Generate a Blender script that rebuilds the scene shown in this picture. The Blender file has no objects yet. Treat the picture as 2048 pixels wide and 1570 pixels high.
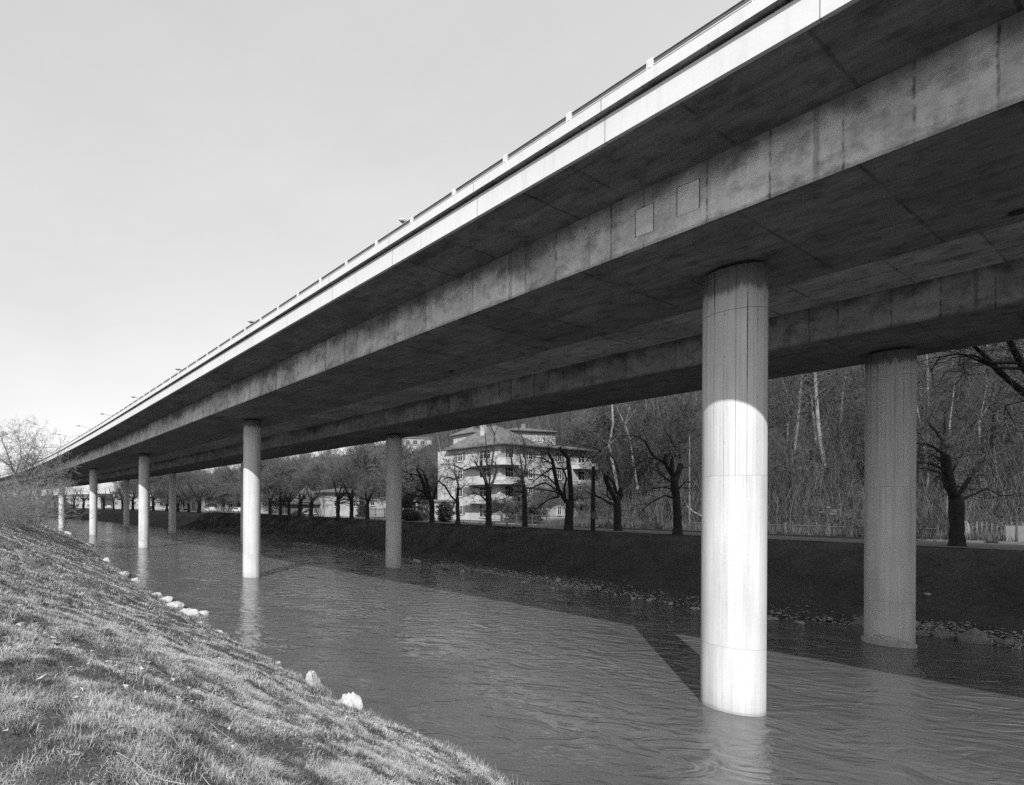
import bpy, math, random
import numpy as np
from mathutils import Vector, Matrix

# ------------------------------------------------------------------ camera, sky, sun
S = bpy.context.scene
COL = S.collection
PXF, PX0, PY0, ROLL, EYE = 1045.0, 506.0, 1008.0, math.radians(0.303), 6.0   # photo pixels (2048 x 1570)
cam_d = bpy.data.cameras.new('camera'); cam = bpy.data.objects.new('camera', cam_d); COL.objects.link(cam)
cam.location = (0, 0, EYE)
cam.rotation_mode = 'QUATERNION'
cam.rotation_quaternion = Matrix.Rotation(math.radians(90), 4, 'X').to_quaternion() @ Matrix.Rotation(ROLL, 4, 'Z').to_quaternion()
cam_d.sensor_width = 36.0; cam_d.lens = PXF / 2048 * 36
cam_d.shift_x = (1024 - PX0) / 2048; cam_d.shift_y = (PY0 - 785) / 2048
cam_d.clip_start = 0.1; cam_d.clip_end = 6000
S.camera = cam

SUN_H = math.radians(62.4)      # heading the light travels to (from +X)
SUN_E = math.radians(37.3)
sun_d = bpy.data.lights.new('sun', 'SUN'); sun = bpy.data.objects.new('sun', sun_d); COL.objects.link(sun)
sun_d.energy = 3.15; sun_d.angle = math.radians(0.5); sun_d.color = (1, 1, 1)
tv = Vector((math.cos(SUN_H) * math.cos(SUN_E), math.sin(SUN_H) * math.cos(SUN_E), -math.sin(SUN_E)))
sun.rotation_euler = tv.to_track_quat('-Z', 'Y').to_euler(); sun.location = (-40, -60, 80)

W = bpy.data.worlds.new('World'); S.world = W; W.use_nodes = True
nt = W.node_tree; bg = nt.nodes['Background']
sky = nt.nodes.new('ShaderNodeTexSky'); sky.sky_type = 'NISHITA'; sky.sun_disc = False
sky.sun_elevation = SUN_E; sky.sun_rotation = math.radians(207.6)
sky.dust_density = 2.2; sky.air_density = 1.0; sky.ozone_density = 1.0; sky.altitude = 400
bw = nt.nodes.new('ShaderNodeRGBToBW')         # black-and-white film
cv = nt.nodes.new('ShaderNodeMath'); cv.operation = 'POWER'; cv.inputs[1].default_value = .31      # blue-sensitive film flattens the sky
ck = nt.nodes.new('ShaderNodeMath'); ck.operation = 'MULTIPLY'; ck.inputs[1].default_value = 3.9
nt.links.new(sky.outputs[0], bw.inputs[0]); nt.links.new(bw.outputs[0], cv.inputs[0]); nt.links.new(cv.outputs[0], ck.inputs[0])
tc = nt.nodes.new('ShaderNodeTexCoord'); hz_ = nt.nodes.new('ShaderNodeTexNoise'); hz_.inputs['Scale'].default_value = 2.2; hz_.inputs['Detail'].default_value = 7; hz_.inputs['Roughness'].default_value = .62
mp = nt.nodes.new('ShaderNodeMapping'); mp.inputs['Scale'].default_value = (1, 1, 2.4); nt.links.new(tc.outputs['Generated'], mp.inputs[0]); nt.links.new(mp.outputs[0], hz_.inputs['Vector'])
hr = nt.nodes.new('ShaderNodeMapRange'); hr.inputs[1].default_value = .3; hr.inputs[2].default_value = .7; hr.inputs[3].default_value = .955; hr.inputs[4].default_value = 1.045; nt.links.new(hz_.outputs['Fac'], hr.inputs[0])   # faint high haze
hm = nt.nodes.new('ShaderNodeMath'); hm.operation = 'MULTIPLY'; nt.links.new(ck.outputs[0], hm.inputs[0]); nt.links.new(hr.outputs[0], hm.inputs[1]); nt.links.new(hm.outputs[0], bg.inputs[0])
bg.inputs[1].default_value = 0.10
S.view_settings.view_transform = 'Standard'; S.view_settings.look = 'None'
S.cycles.use_denoising = False      # keep the grain
S.view_settings.exposure = 0.68; S.view_settings.gamma = 1.0

rng = np.random.default_rng(7); rnd = random.Random(11)

# ------------------------------------------------------------------ helpers
def prop(o, label=None, cat=None, group=None, kind=None):
    if label and not 4 <= len(label.split()) <= 16: print('LABEL', len(label.split()), label)
    if label: o['label'] = label
    if cat: o['category'] = cat
    if group: o['group'] = group
    if kind: o['kind'] = kind
    return o

def mesh_obj(name, verts, faces, mat, parent=None, uv=None, smooth=False, attr=None):
    """verts (N,3); faces: list of tuples, or (M,k) int array, or list of arrays"""
    me = bpy.data.meshes.new(name)
    verts = np.asarray(verts, dtype=np.float32)
    if isinstance(faces, np.ndarray): faces = [faces]
    if len(faces) and isinstance(faces[0], np.ndarray):
        me.vertices.add(len(verts)); me.vertices.foreach_set('co', verts.ravel())
        loops = np.concatenate([f.ravel() for f in faces]).astype(np.int32)
        tot = np.concatenate([np.full(len(f), f.shape[1], dtype=np.int32) for f in faces])
        st = np.concatenate([[0], np.cumsum(tot)[:-1]]).astype(np.int32)
        me.loops.add(len(loops)); me.loops.foreach_set('vertex_index', loops)
        me.polygons.add(len(tot)); me.polygons.foreach_set('loop_start', st); me.polygons.foreach_set('loop_total', tot)
        me.update(calc_edges=True)
    else:
        me.from_pydata([tuple(v) for v in verts], [], [tuple(f) for f in faces]); me.update()
    if uv is not None:
        l = me.uv_layers.new(name='UVMap'); li = np.empty(len(me.loops), dtype=np.int32)
        me.loops.foreach_get('vertex_index', li)
        u = np.asarray(uv, dtype=np.float32)
        if len(u) == len(verts): u = u[li]
        l.data.foreach_set('uv', u.ravel())
    if attr is not None:
        for k, a in attr.items():
            at = me.attributes.new(k, 'FLOAT', 'POINT'); at.data.foreach_set('value', np.asarray(a, dtype=np.float32))
    if smooth: me.polygons.foreach_set('use_smooth', np.ones(len(me.polygons), dtype=bool))
    for m in (mat if isinstance(mat, (list, tuple)) else [mat]): me.materials.append(m)
    me.validate(); 
    o = bpy.data.objects.new(name, me); COL.objects.link(o)
    if parent is not None: o.parent = parent
    return o

def empty(name, loc, rz=0.0):
    o = bpy.data.objects.new(name, None); COL.objects.link(o)
    o.location = loc; o.rotation_euler = (0, 0, rz); o.empty_display_size = .3
    return o

def copy_tree(o, parent=None):
    c = o.copy(); COL.objects.link(c)
    if parent is not None: c.parent = parent
    for ch in list(o.children): copy_tree(ch, c)
    return c

class MB:
    """collects boxes, prisms and tubes into one mesh"""
    def __init__(s): s.v = []; s.f = []; s.n = 0
    def add(s, v, f):
        s.v.append(np.asarray(v, float)); s.f += [tuple(i + s.n for i in q) for q in f]; s.n += len(v)
    def box(s, x0, x1, y0, y1, z0, z1):
        v = [(x, y, z) for z in (z0, z1) for y in (y0, y1) for x in (x0, x1)]
        s.add(v, [(0, 2, 3, 1), (4, 5, 7, 6), (0, 1, 5, 4), (2, 6, 7, 3), (0, 4, 6, 2), (1, 3, 7, 5)])
    def tube(s, pts, rad, n=8, cap=True):
        pts = np.asarray(pts, float); k = len(pts)
        rad = np.full(k, rad) if np.isscalar(rad) else np.asarray(rad, float)
        t = np.gradient(pts, axis=0); t /= np.linalg.norm(t, axis=1)[:, None] + 1e-9
        ref = np.array([0, 0, 1.0]) if abs(t[0][2]) < .8 else np.array([1.0, 0, 0])
        V = []
        for i in range(k):
            a = np.cross(ref, t[i]); a /= np.linalg.norm(a) + 1e-9; b = np.cross(t[i], a); ref = b if abs(np.dot(b, t[i])) < .9 else ref
            ref = np.cross(t[i], a) * 1.0; ref = ref if True else ref
            ang = np.arange(n) * 2 * math.pi / n
            V.append(pts[i] + rad[i] * (np.cos(ang)[:, None] * a + np.sin(ang)[:, None] * b))
            ref = b if False else (np.cross(a, t[i]) * -1)
        V = np.concatenate(V); F = []
        for i in range(k - 1):
            for j in range(n):
                j2 = (j + 1) % n; F.append((i * n + j, i * n + j2, (i + 1) * n + j2, (i + 1) * n + j))
        if cap: F.append(tuple(range(n))[::-1]); F.append(tuple((k - 1) * n + j for j in range(n)))
        s.add(V, F)
    def build(s, name, mat, parent=None, smooth=False):
        return mesh_obj(name, np.concatenate(s.v), s.f, mat, parent, smooth=smooth)

# value noise
_T = np.random.default_rng(3).random((256, 256))
def vnoise(x, y):
    xi = np.floor(x).astype(int); yi = np.floor(y).astype(int); fx = x - xi; fy = y - yi
    fx = fx * fx * (3 - 2 * fx); fy = fy * fy * (3 - 2 * fy)
    g = lambda a, b: _T[a & 255, b & 255]
    return (g(xi, yi) * (1 - fx) + g(xi + 1, yi) * fx) * (1 - fy) + (g(xi, yi + 1) * (1 - fx) + g(xi + 1, yi + 1) * fx) * fy
def fbm(x, y, o=4):
    r = 0; a = .5; t = 0
    for i in range(o): r = r + a * vnoise(x * 2 ** i + 17.3 * i, y * 2 ** i + 5.1 * i); t += a; a *= .5
    return r / t

# ------------------------------------------------------------------ curved frame: s along the viaduct, o across it
P1 = np.array([14.39, 15.65])
_ss = np.arange(-400, 2001, 1.0)
_hd = np.radians(np.interp(_ss, [-400, 40, 78, 109, 140, 171, 202, 260, 2000], [118, 118, 119.2, 120.7, 122.5, 124.3, 126, 129, 129]))
_cx = np.cumsum(np.cos(_hd)); _cy = np.cumsum(np.sin(_hd)); _i0 = 400
_cx = _cx - _cx[_i0] + P1[0]; _cy = _cy - _cy[_i0] + P1[1]
def C(s, o):
    s = np.asarray(s, float); o = np.asarray(o, float)
    h = np.interp(s, _ss, _hd)
    return np.interp(s, _ss, _cx) + o * np.sin(h), np.interp(s, _ss, _cy) - o * np.cos(h)
def so(X, Y):
    X = np.atleast_1d(np.asarray(X, float)); Y = np.atleast_1d(np.asarray(Y, float))
    s = (X - P1[0]) * math.cos(_hd[_i0]) + (Y - P1[1]) * math.sin(_hd[_i0])
    for _ in range(12):
        h = np.interp(s, _ss, _hd); cx = np.interp(s, _ss, _cx); cy = np.interp(s, _ss, _cy)
        ds = (X - cx) * np.cos(h) + (Y - cy) * np.sin(h); s = s + ds * .9
    h = np.interp(s, _ss, _hd); cx = np.interp(s, _ss, _cx); cy = np.interp(s, _ss, _cy)
    return s, (X - cx) * np.sin(h) - (Y - cy) * np.cos(h)
GZ = 3.7
def oL(s):
    s = np.asarray(s, float)
    return .55 * (vnoise(s * .9, s * 0 + 3.3) - .5) * np.interp(s, [0, 30, 60], [.8, 1, 0]) + .22 * (vnoise(s * 3.1, s * 0 + 7.7) - .5) + np.interp(s, [-30, 0, 2, 6, 15, 23, 31, 45, 72, 99, 125, 174, 250], [-10, -9.8, -10, -10.25, -10.1, -9.9, -9.6, -8.4, -5.3, -3.4, -2.6, 2.8, 6])
def oR(s): return np.interp(s, [-30, -3, 2, 5, 8, 11, 17, 23, 28, 36, 45, 58, 76, 98, 129, 172, 206, 300], [19.3, 19.2, 19.3, 18.3, 17.7, 18, 18.7, 19.6, 19.4, 20.7, 21.4, 22.4, 23.7, 23.6, 23.2, 22.5, 19, 15])
def oC(s): return np.interp(s, [-30, 20, 45, 70, 100, 140, 200, 300], [27.6, 27.6, 28.6, 31, 32.5, 33, 31, 28])
def sstep(a, b, x): t = np.clip((x - a) / (b - a), 0, 1); return t * t * (3 - 2 * t)
def gz(s, o):
    """ground height in the (s,o) frame"""
    s = np.asarray(s, float); o = np.asarray(o, float)
    l = oL(s); r = oR(s); c = oC(s)
    d = l - o                                   # left bank
    zl = .455 * d; top = 4.45
    zl = np.where(zl > top - .6, top - .6 + .6 * np.tanh((zl - top + .6) / .6), zl)
    og = np.interp(s, [5, 11, 21, 30], [-16.2, -17.2, -18.8, -20]); zl = zl - .38 * np.exp(-((o - og) / .55) ** 2) * sstep(8, 13, s) * (1 - sstep(21, 27, s))
    zl = zl + np.where(d > 0, (fbm(s * .8, o * .8) - .5) * .30 * np.clip(d, 0, 1) + (fbm(s * 1.9, o * 2.2, 4) - .5) * .16 * np.clip(d * 1.5, 0, 1), 0)
    e = o - r                                   # right bank
    w = np.maximum(c - r, 4)
    zr = np.where(e < 1.6, e * .33, .528 + (GZ - .528) * sstep(0, 1, np.clip((e - 1.6) / (w - 1.6), 0, 1) * .5 + np.clip((e - 1.6) / (w - 1.6), 0, 1) ** 1.0 * .5))
    zr = np.minimum(zr, GZ) + (fbm(s * .7 + 9, o * .7) - .5) * .2 * np.clip(e, 0, 1) * np.clip(1 - (o - c + 1.5) / 1.5, 0, 1)
    hf = np.interp(s, [-400, 0, 10, 17, 24, 42, 120, 260, 600], [42.5, 42.5, 39.5, 40.5, 47, 64, 72, 95, 160])
    sl = np.interp(s, [-400, 20, 40, 120, 200, 400], [.66, .66, .66, .62, .42, .22])
    mx = np.interp(s, [-400, 20, 60, 150, 300, 500], [95, 95, 95, 80, 50, 24])
    q = np.clip(o - hf, 0, None)
    hill = mx * (1 - np.exp(-q * sl / mx)) + (fbm(s * .09, o * .09) - .5) * 5 * np.clip(q / 12, 0, 1) + (fbm(s * .5, o * .5) - .5) * 1.0 * np.clip(q / 3, 0, 1)
    zr = zr + hill
    bed = -.35 - .5 * np.clip(np.minimum(o - l, r - o), 0, 2)
    return np.where(o < l, zl, np.where(o > r, zr, bed))
def gXY(X, Y):
    s, o = so(X, Y); return gz(s, o)
def ray(px, py):
    a = px - PX0; b = py - PY0; c, q = math.cos(ROLL), math.sin(ROLL)
    return (c * a + q * b) / PXF, -(-q * a + c * b) / PXF
def at_z(px, py, z):
    x, v = ray(px, py); Y = (z - EYE) / v; return x * Y, Y
def at_Y(px, py, Y):
    x, v = ray(px, py); return x * Y, Y, EYE + v * Y
def hit(px, py, y0=2.0, y1=400.0):
    x, v = ray(px, py); Ys = np.concatenate([np.arange(y0, 60, .1), np.arange(60, y1, .5)])
    z = gXY(x * Ys, Ys); k = np.argmax(z > EYE + v * Ys); Y = Ys[k]
    return x * Y, Y, float(gXY(x * Y, Y)[0])

# ------------------------------------------------------------------ materials
class N:
    def __init__(s, name):
        s.m = bpy.data.materials.new(name); s.m.use_nodes = True; s.t = s.m.node_tree
        s.b = s.t.nodes['Principled BSDF']; s.b.inputs['Specular IOR Level'].default_value = .3
    def n(s, typ, **k):
        x = s.t.nodes.new('ShaderNode' + typ)
        for a, v in k.items():
            if a.startswith('i_'): x.inputs[a[2:].replace('_', ' ')].default_value = v
            else: setattr(x, a, v)
        return x
    def l(s, a, b): s.t.links.new(a, b)
    def mth(s, op, a, b=None, c=None, clamp=False):
        x = s.t.nodes.new('ShaderNodeMath'); x.operation = op; x.use_clamp = clamp
        for i, v in enumerate((a, b, c)):
            if v is None: continue
            if isinstance(v, (int, float)): x.inputs[i].default_value = v
            else: s.l(v, x.inputs[i])
        return x.outputs[0]
    def mr(s, v, a, b, c=0., d=1., smooth=False):
        x = s.n('MapRange'); x.interpolation_type = 'SMOOTHSTEP' if smooth else 'LINEAR'
        s.l(v, x.inputs[0])
        for i, q in enumerate((a, b, c, d)): x.inputs[i + 1].default_value = q
        return x.outputs[0]
    def noise(s, vec, scale, detail=4, rough=.55, dist=0.):
        x = s.n('TexNoise'); x.inputs['Scale'].default_value = scale; x.inputs['Detail'].default_value = detail
        x.inputs['Roughness'].default_value = rough; x.inputs['Distortion'].default_value = dist
        if vec is not None: s.l(vec, x.inputs['Vector'])
        return x.outputs['Fac']
    def mapv(s, vec, sc=(1, 1, 1), loc=(0, 0, 0)):
        x = s.n('Mapping'); x.inputs['Scale'].default_value = sc; x.inputs['Location'].default_value = loc
        s.l(vec, x.inputs['Vector']); return x.outputs[0]
    def col(s, v): s.l(v, s.b.inputs['Base Color'])
    def bump(s, h, dist, strength=1.0):
        x = s.n('Bump'); x.inputs['Distance'].default_value = dist; x.inputs['Strength'].default_value = strength
        s.l(h, x.inputs['Height']); s.l(x.outputs[0], s.b.inputs['Normal'])
    def obj(s): return s.n('TexCoord').outputs['Object']
    def uvv(s): return s.n('TexCoord').outputs['UV']

def flat(name, v, rough=.7, var=.0, scale=3., metal=0.):
    m = N(name); m.b.inputs['Roughness'].default_value = rough; m.b.inputs['Metallic'].default_value = metal
    if var:
        f = m.noise(m.obj(), scale, 5)
        m.col(m.mr(f, .3, .7, v * (1 - var), v * (1 + var)))
    else: m.b.inputs['Base Color'].default_value = (v, v, v, 1)
    return m.m

def line_cells(m, coord, period, jit, width):
    """thin irregular joint lines across coord; returns (line mask, random value of the cell)"""
    c = m.mth('DIVIDE', coord, period); fl = m.mth('FLOOR', c)
    wn = m.n('TexWhiteNoise'); wn.noise_dimensions = '1D'; m.l(fl, wn.inputs['W'])
    fr = m.mth('FRACT', c)
    pos = m.mth('MULTIPLY_ADD', wn.outputs['Value'], jit, .5 - jit / 2)
    d = m.mth('ABSOLUTE', m.mth('SUBTRACT', fr, pos))
    d = m.mth('MULTIPLY', d, period)
    return m.mth('SUBTRACT', 1., m.mr(d, width * .4, width, smooth=True)), wn.outputs['Value'], m.mth('SUBTRACT', fr, pos)

def concrete(name, base, soff=False, web=False, fascia=False):
    m = N(name); m.b.inputs['Roughness'].default_value = .82
    uv = m.uvv(); sx = m.n('SeparateXYZ'); m.l(uv, sx.inputs[0]); u, v = sx.outputs[0], sx.outputs[1]
    big = m.noise(m.mapv(uv, (.35, .5, 1)), 1.0, 5, .6)
    fine = m.noise(uv, 9.0, 6, .7)
    streak = m.noise(m.mapv(uv, (5.0, .35, 1)), 1.0, 4, .6)
    blot = m.noise(m.mapv(uv, (1.7, 1.7, 1), (4, 4, 0)), 1.0, 7, .68)
    f = m.mth('MULTIPLY', m.mr(big, .28, .72, .62, 1.25), m.mr(fine, .25, .75, .88, 1.1))
    if not fascia: f = m.mth('MULTIPLY', f, m.mr(blot, .36, .52, .60, 1.06))
    if web:
        f = m.mth('MULTIPLY', f, m.mr(streak, .3, .75, .82, 1.08))
        # ragged weather stains from the top edge, deepened to paint in cantilever shade
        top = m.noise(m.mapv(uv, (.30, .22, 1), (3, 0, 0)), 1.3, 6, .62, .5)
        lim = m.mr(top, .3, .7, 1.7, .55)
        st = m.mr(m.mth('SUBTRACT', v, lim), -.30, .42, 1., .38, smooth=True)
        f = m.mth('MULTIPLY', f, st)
        # thin damp rim at the lower edge
        rim = m.mr(m.mth('ADD', v, m.mth('MULTIPLY', fine, .12)), .10, .19, .66, 1., smooth=True)
        f = m.mth('MULTIPLY', f, rim)
        uj = m.mth('MULTIPLY_ADD', m.noise(m.mapv(uv, (2., 2.5, 1)), 1.0, 4), .07, u)
        ln, rv, off = line_cells(m, uj, 1.12, .6, .028)
        cid = m.mth('ADD', m.mth('FLOOR', m.mth('DIVIDE', uj, 1.12)), m.mth('GREATER_THAN', off, 0.))
        wn = m.n('TexWhiteNoise'); wn.noise_dimensions = '1D'; m.l(m.mth('ADD', cid, .5), wn.inputs['W'])
        f = m.mth('MULTIPLY', f, m.mr(wn.outputs['Value'], 0, 1, .80, 1.10))
        lm = m.mth('MULTIPLY', ln, m.mr(m.noise(m.mapv(uv, (1.2, 1.6, 1)), 2.0, 4), .38, .62, .0, .7))
        f = m.mth('MULTIPLY', f, m.mth('SUBTRACT', 1., lm))
        ln2, rv2, _ = line_cells(m, uj, 3.7, .7, .07)
        f = m.mth('MULTIPLY', f, m.mth('MULTIPLY_ADD', m.mth('MULTIPLY', ln2, m.mr(streak, .4, .6, .2, 1.)), -.4, 1.))
        vor = m.n('TexVoronoi'); vor.inputs['Scale'].default_value = .9; m.l(uv, vor.inputs['Vector'])
        f = m.mth('MULTIPLY', f, m.mr(vor.outputs['Distance'], .03, .05, .45, 1.))
    elif soff:
        boards = m.noise(m.mapv(uv, (.25, 5.0, 1)), 1.0, 3, .5)
        f = m.mth('MULTIPLY', f, m.mr(boards, .3, .7, .8, 1.12))
        uj = m.mth('MULTIPLY_ADD', m.noise(m.mapv(uv, (1.5, 1.5, 1)), 1.0, 4), .09, u)
        ln, rv, off = line_cells(m, uj, 1.85, .7, .045)
        cid = m.mth('ADD', m.mth('FLOOR', m.mth('DIVIDE', uj, 1.85)), m.mth('GREATER_THAN', off, 0.))
        wn = m.n('TexWhiteNoise'); wn.noise_dimensions = '1D'; m.l(m.mth('ADD', cid, .5), wn.inputs['W'])
        f = m.mth('MULTIPLY', f, m.mr(wn.outputs['Value'], 0, 1, .88, 1.10))
        patchy = m.mr(m.noise(m.mapv(uv, (.7, .5, 1), (9, 1, 0)), 1.0, 4), .42, .6, .10, .55)
        f = m.mth('MULTIPLY', f, m.mth('SUBTRACT', 1., m.mth('MULTIPLY', ln, patchy)))
        lv, _, _ = line_cells(m, v, 1.4, .5, .02)
        f = m.mth('MULTIPLY', f, m.mth('MULTIPLY_ADD', lv, -.35, 1.))
        vor = m.n('TexVoronoi'); vor.inputs['Scale'].default_value = 1.1; m.l(uv, vor.inputs['Vector'])
        f = m.mth('MULTIPLY', f, m.mr(vor.outputs['Distance'], .03, .05, .6, 1.))
    elif fascia:
        c = m.mth('FRACT', m.mth('DIVIDE', m.mth('SUBTRACT', u, .04 - 1.8), 3.6))
        d = m.mth('MULTIPLY', m.mth('ABSOLUTE', m.mth('SUBTRACT', c, .5)), 3.6)
        f = m.mth('MULTIPLY', m.mr(f, .6, 1.3, .9, 1.06), m.mr(d, .004, .013, .35, 1.))
        f = m.mth('MULTIPLY', f, m.mr(streak, .25, .5, .87, 1.))
    m.col(m.mth('MULTIPLY', f, base))
    m.bump(m.mth('ADD', fine, m.mth('MULTIPLY', f, .5)), .004, .6)
    return m.m

M = {}
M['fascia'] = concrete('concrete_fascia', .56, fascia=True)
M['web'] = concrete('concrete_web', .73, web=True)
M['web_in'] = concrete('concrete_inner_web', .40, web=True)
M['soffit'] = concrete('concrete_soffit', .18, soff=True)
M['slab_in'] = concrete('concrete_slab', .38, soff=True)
M['asphalt'] = flat('asphalt', .06, .9, .2, 2.)
M['steel'] = flat('painted_steel', .10, .5, .1, 5.)
M['galv'] = flat('galvanised_steel', .45, .45, .1, 5.)
M['dark'] = flat('bearing_rubber', .03, .8)

def pier_mat():
    m = N('concrete_pier'); m.b.inputs['Roughness'].default_value = .85
    uv = m.uvv(); sx = m.n('SeparateXYZ'); m.l(uv, sx.inputs[0]); u, v = sx.outputs[0], sx.outputs[1]
    oi = m.n('ObjectInfo').outputs['Random']
    sh = m.n('CombineXYZ'); m.l(m.mth('MULTIPLY', oi, 37.), sh.inputs[0]); m.l(m.mth('MULTIPLY', oi, 11.), sh.inputs[1])
    vv = m.n('VectorMath'); vv.operation = 'ADD'; m.l(uv, vv.inputs[0]); m.l(sh.outputs[0], vv.inputs[1]); w = vv.outputs[0]
    board = m.mth('FLOOR', m.mth('DIVIDE', u, .2534))                 # boards of the shutter
    bn = m.n('TexWhiteNoise'); bn.noise_dimensions = '2D'
    cb = m.n('CombineXYZ'); m.l(board, cb.inputs[0]); m.l(m.mth('ADD', m.mth('FLOOR', m.mth('DIVIDE', m.mth('SUBTRACT', v, 1.9), 5.)), oi), cb.inputs[1])
    m.l(cb.outputs[0], bn.inputs['Vector'])
    gr = m.noise(m.mapv(w, (22., .25, 1)), 1.0, 4, .6)
    big = m.noise(m.mapv(w, (1.0, .5, 1)), 1.0, 5, .6)
    fine = m.noise(w, 12., 5, .7)
    f = m.mth('MULTIPLY', m.mr(bn.outputs['Value'], 0, 1, .92, 1.05), m.mr(gr, .3, .7, .82, 1.08))
    f = m.mth('MULTIPLY', f, m.mr(big, .3, .7, .9, 1.08)); f = m.mth('MULTIPLY', f, m.mr(fine, .3, .7, .94, 1.04))
    fr = m.mth('MULTIPLY', m.mth('ABSOLUTE', m.mth('SUBTRACT', m.mth('FRACT', m.mth('DIVIDE', u, .2534)), .5)), .2534)
    ln = m.mth('SUBTRACT', 1., m.mr(fr, .004, .017, smooth=True))
    lv = m.mr(m.noise(m.mapv(w, (3.0, .35, 1), (5, 5, 0)), 1.0, 3), .38, .58, .05, .65)
    seam = m.mr(m.noise(m.mapv(w, (6.5, .16, 1), (1, 5, 0)), 1.0, 1), .56, .62, 0., .5)
    up = m.mr(v, 6., 11.5, .14, 1.)                        # seams and tie holes painted fainter low down, as if washed out by sun
    f = m.mth('MULTIPLY', f, m.mth('SUBTRACT', 1., m.mth('MULTIPLY', m.mth('MULTIPLY', ln, m.mth('ADD', lv, seam)), up)))
    for z0 in (6.9, 11.72, 1.9):
        rg = m.mth('SUBTRACT', 1., m.mr(m.mth('ABSOLUTE', m.mth('SUBTRACT', v, m.mth('MULTIPLY_ADD', m.noise(m.mapv(w, (3, 0, 1)), 1., 1), .03, z0 - .015))), .004, .016, smooth=True))
        f = m.mth('MULTIPLY', f, m.mth('MULTIPLY_ADD', rg, -.55 if z0 > 11 else -.25, 1.))
    # tie holes
    a = m.mth('SUBTRACT', m.mth('FRACT', m.mth('DIVIDE', u, .762)), .5); b = m.mth('SUBTRACT', m.mth('FRACT', m.mth('DIVIDE', m.mth('SUBTRACT', v, 11.0), 1.25)), .5)
    dd = m.mth('SQRT', m.mth('ADD', m.mth('POWER', m.mth('MULTIPLY', a, .762), 2.), m.mth('POWER', m.mth('MULTIPLY', b, 1.25), 2.)))
    f = m.mth('MULTIPLY', f, m.mth('SUBTRACT', 1., m.mth('MULTIPLY', m.mr(dd, .018, .03, .5, 0.), up)))
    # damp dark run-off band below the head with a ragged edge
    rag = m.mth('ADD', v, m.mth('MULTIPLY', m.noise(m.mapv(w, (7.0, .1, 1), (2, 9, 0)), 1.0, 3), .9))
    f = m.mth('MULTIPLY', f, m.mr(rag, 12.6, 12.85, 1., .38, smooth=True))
    # waterline scum
    wl = m.mth('ADD', v, m.mth('MULTIPLY', m.noise(m.mapv(w, (3.0, .5, 1)), 1.0, 3), .22))
    f = m.mth('MULTIPLY', f, m.mr(wl, .14, .24, .7, 1., smooth=True)); f = m.mth('MULTIPLY', f, m.mr(wl, .2, .75, .86, 1.))
    m.col(m.mth('MULTIPLY', f, .61))
    m.bump(m.mth('SUBTRACT', m.mth('MULTIPLY', fine, .5), m.mth('MULTIPLY', ln, .8)), .003, .5)
    return m.m
M['pier'] = pier_mat()

def water_mat():
    m = N('river_water'); m.b.inputs['Roughness'].default_value = .06; m.b.inputs['IOR'].default_value = 1.5
    m.b.inputs['Specular IOR Level'].default_value = .5
    p = m.obj()
    big = m.noise(m.mapv(p, (.15, .15, 1)), 1.0, 4)
    m.col(m.mr(big, .3, .7, .088, .112))
    r = m.n('Mapping'); r.inputs['Rotation'].default_value = (0, 0, math.radians(12)); m.l(p, r.inputs['Vector']); q = r.outputs[0]
    w1 = m.noise(m.mapv(q, (.7, 1.15, 1)), 1.0, 2, .5, 1.6)
    w2 = m.noise(m.mapv(q, (2.4, 4.8, 1)), 1.0, 4, .6, .8)
    w3 = m.noise(m.mapv(q, (8, 15, 1)), 1.0, 3, .6)
    amp = m.mr(m.noise(m.mapv(q, (.30, .22, 1), (3, 3, 0)), 1.0, 3, .5, 1.), .36, .64, .2, 1.35)
    h = m.mth('ADD', m.mth('MULTIPLY', w1, .15), m.mth('ADD', m.mth('MULTIPLY', m.mth('MULTIPLY', w2, amp), .038), m.mth('MULTIPLY', m.mth('MULTIPLY', w3, amp), .016)))
    m.bump(h, 1.0, .58)
    return m.m
M['water'] = water_mat()

def ground_mat():
    m = N('ground_earth'); m.b.inputs['Roughness'].default_value = .95; m.b.inputs['Specular IOR Level'].default_value = .1
    p = m.obj(); a = m.n('Attribute'); a.attribute_name = 'zone'; z = a.outputs['Fac']      # 0 grass, 1 leaf litter on the hill
    f1 = m.noise(p, .5, 6, .65); f2 = m.noise(p, 6., 6, .7); f3 = m.noise(p, 55., 5, .75)
    th = m.n('Attribute'); th.attribute_name = 'thatch'
    g = m.mth('MULTIPLY', m.mth('MULTIPLY_ADD', th.outputs['Fac'], .8, 1.), m.mr(f1, .3, .7, .05, .09)); g = m.mth('MULTIPLY', g, m.mth('MULTIPLY', m.mr(f2, .25, .75, .55, 1.45), m.mr(f3, .25, .75, .6, 1.4)))
    h = m.mth('MULTIPLY', m.mr(f1, .3, .7, .025, .055), m.mth('MULTIPLY', m.mr(f2, .3, .7, .4, 1.7), m.mr(f3, .3, .7, .6, 1.4)))
    h = m.mth('ADD', h, m.mr(m.noise(p, 2.3, 6, .8), .70, .76, 0., .22))
    mx = m.n('Mix'); mx.data_type = 'FLOAT'; m.l(z, mx.inputs[0]); m.l(g, mx.inputs[2]); m.l(h, mx.inputs[3])
    m.col(mx.outputs[0]); m.bump(m.mth('ADD', f2, m.mth('MULTIPLY', f3, .4)), .06, .8)
    return m.m
M['ground'] = ground_mat()

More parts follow.
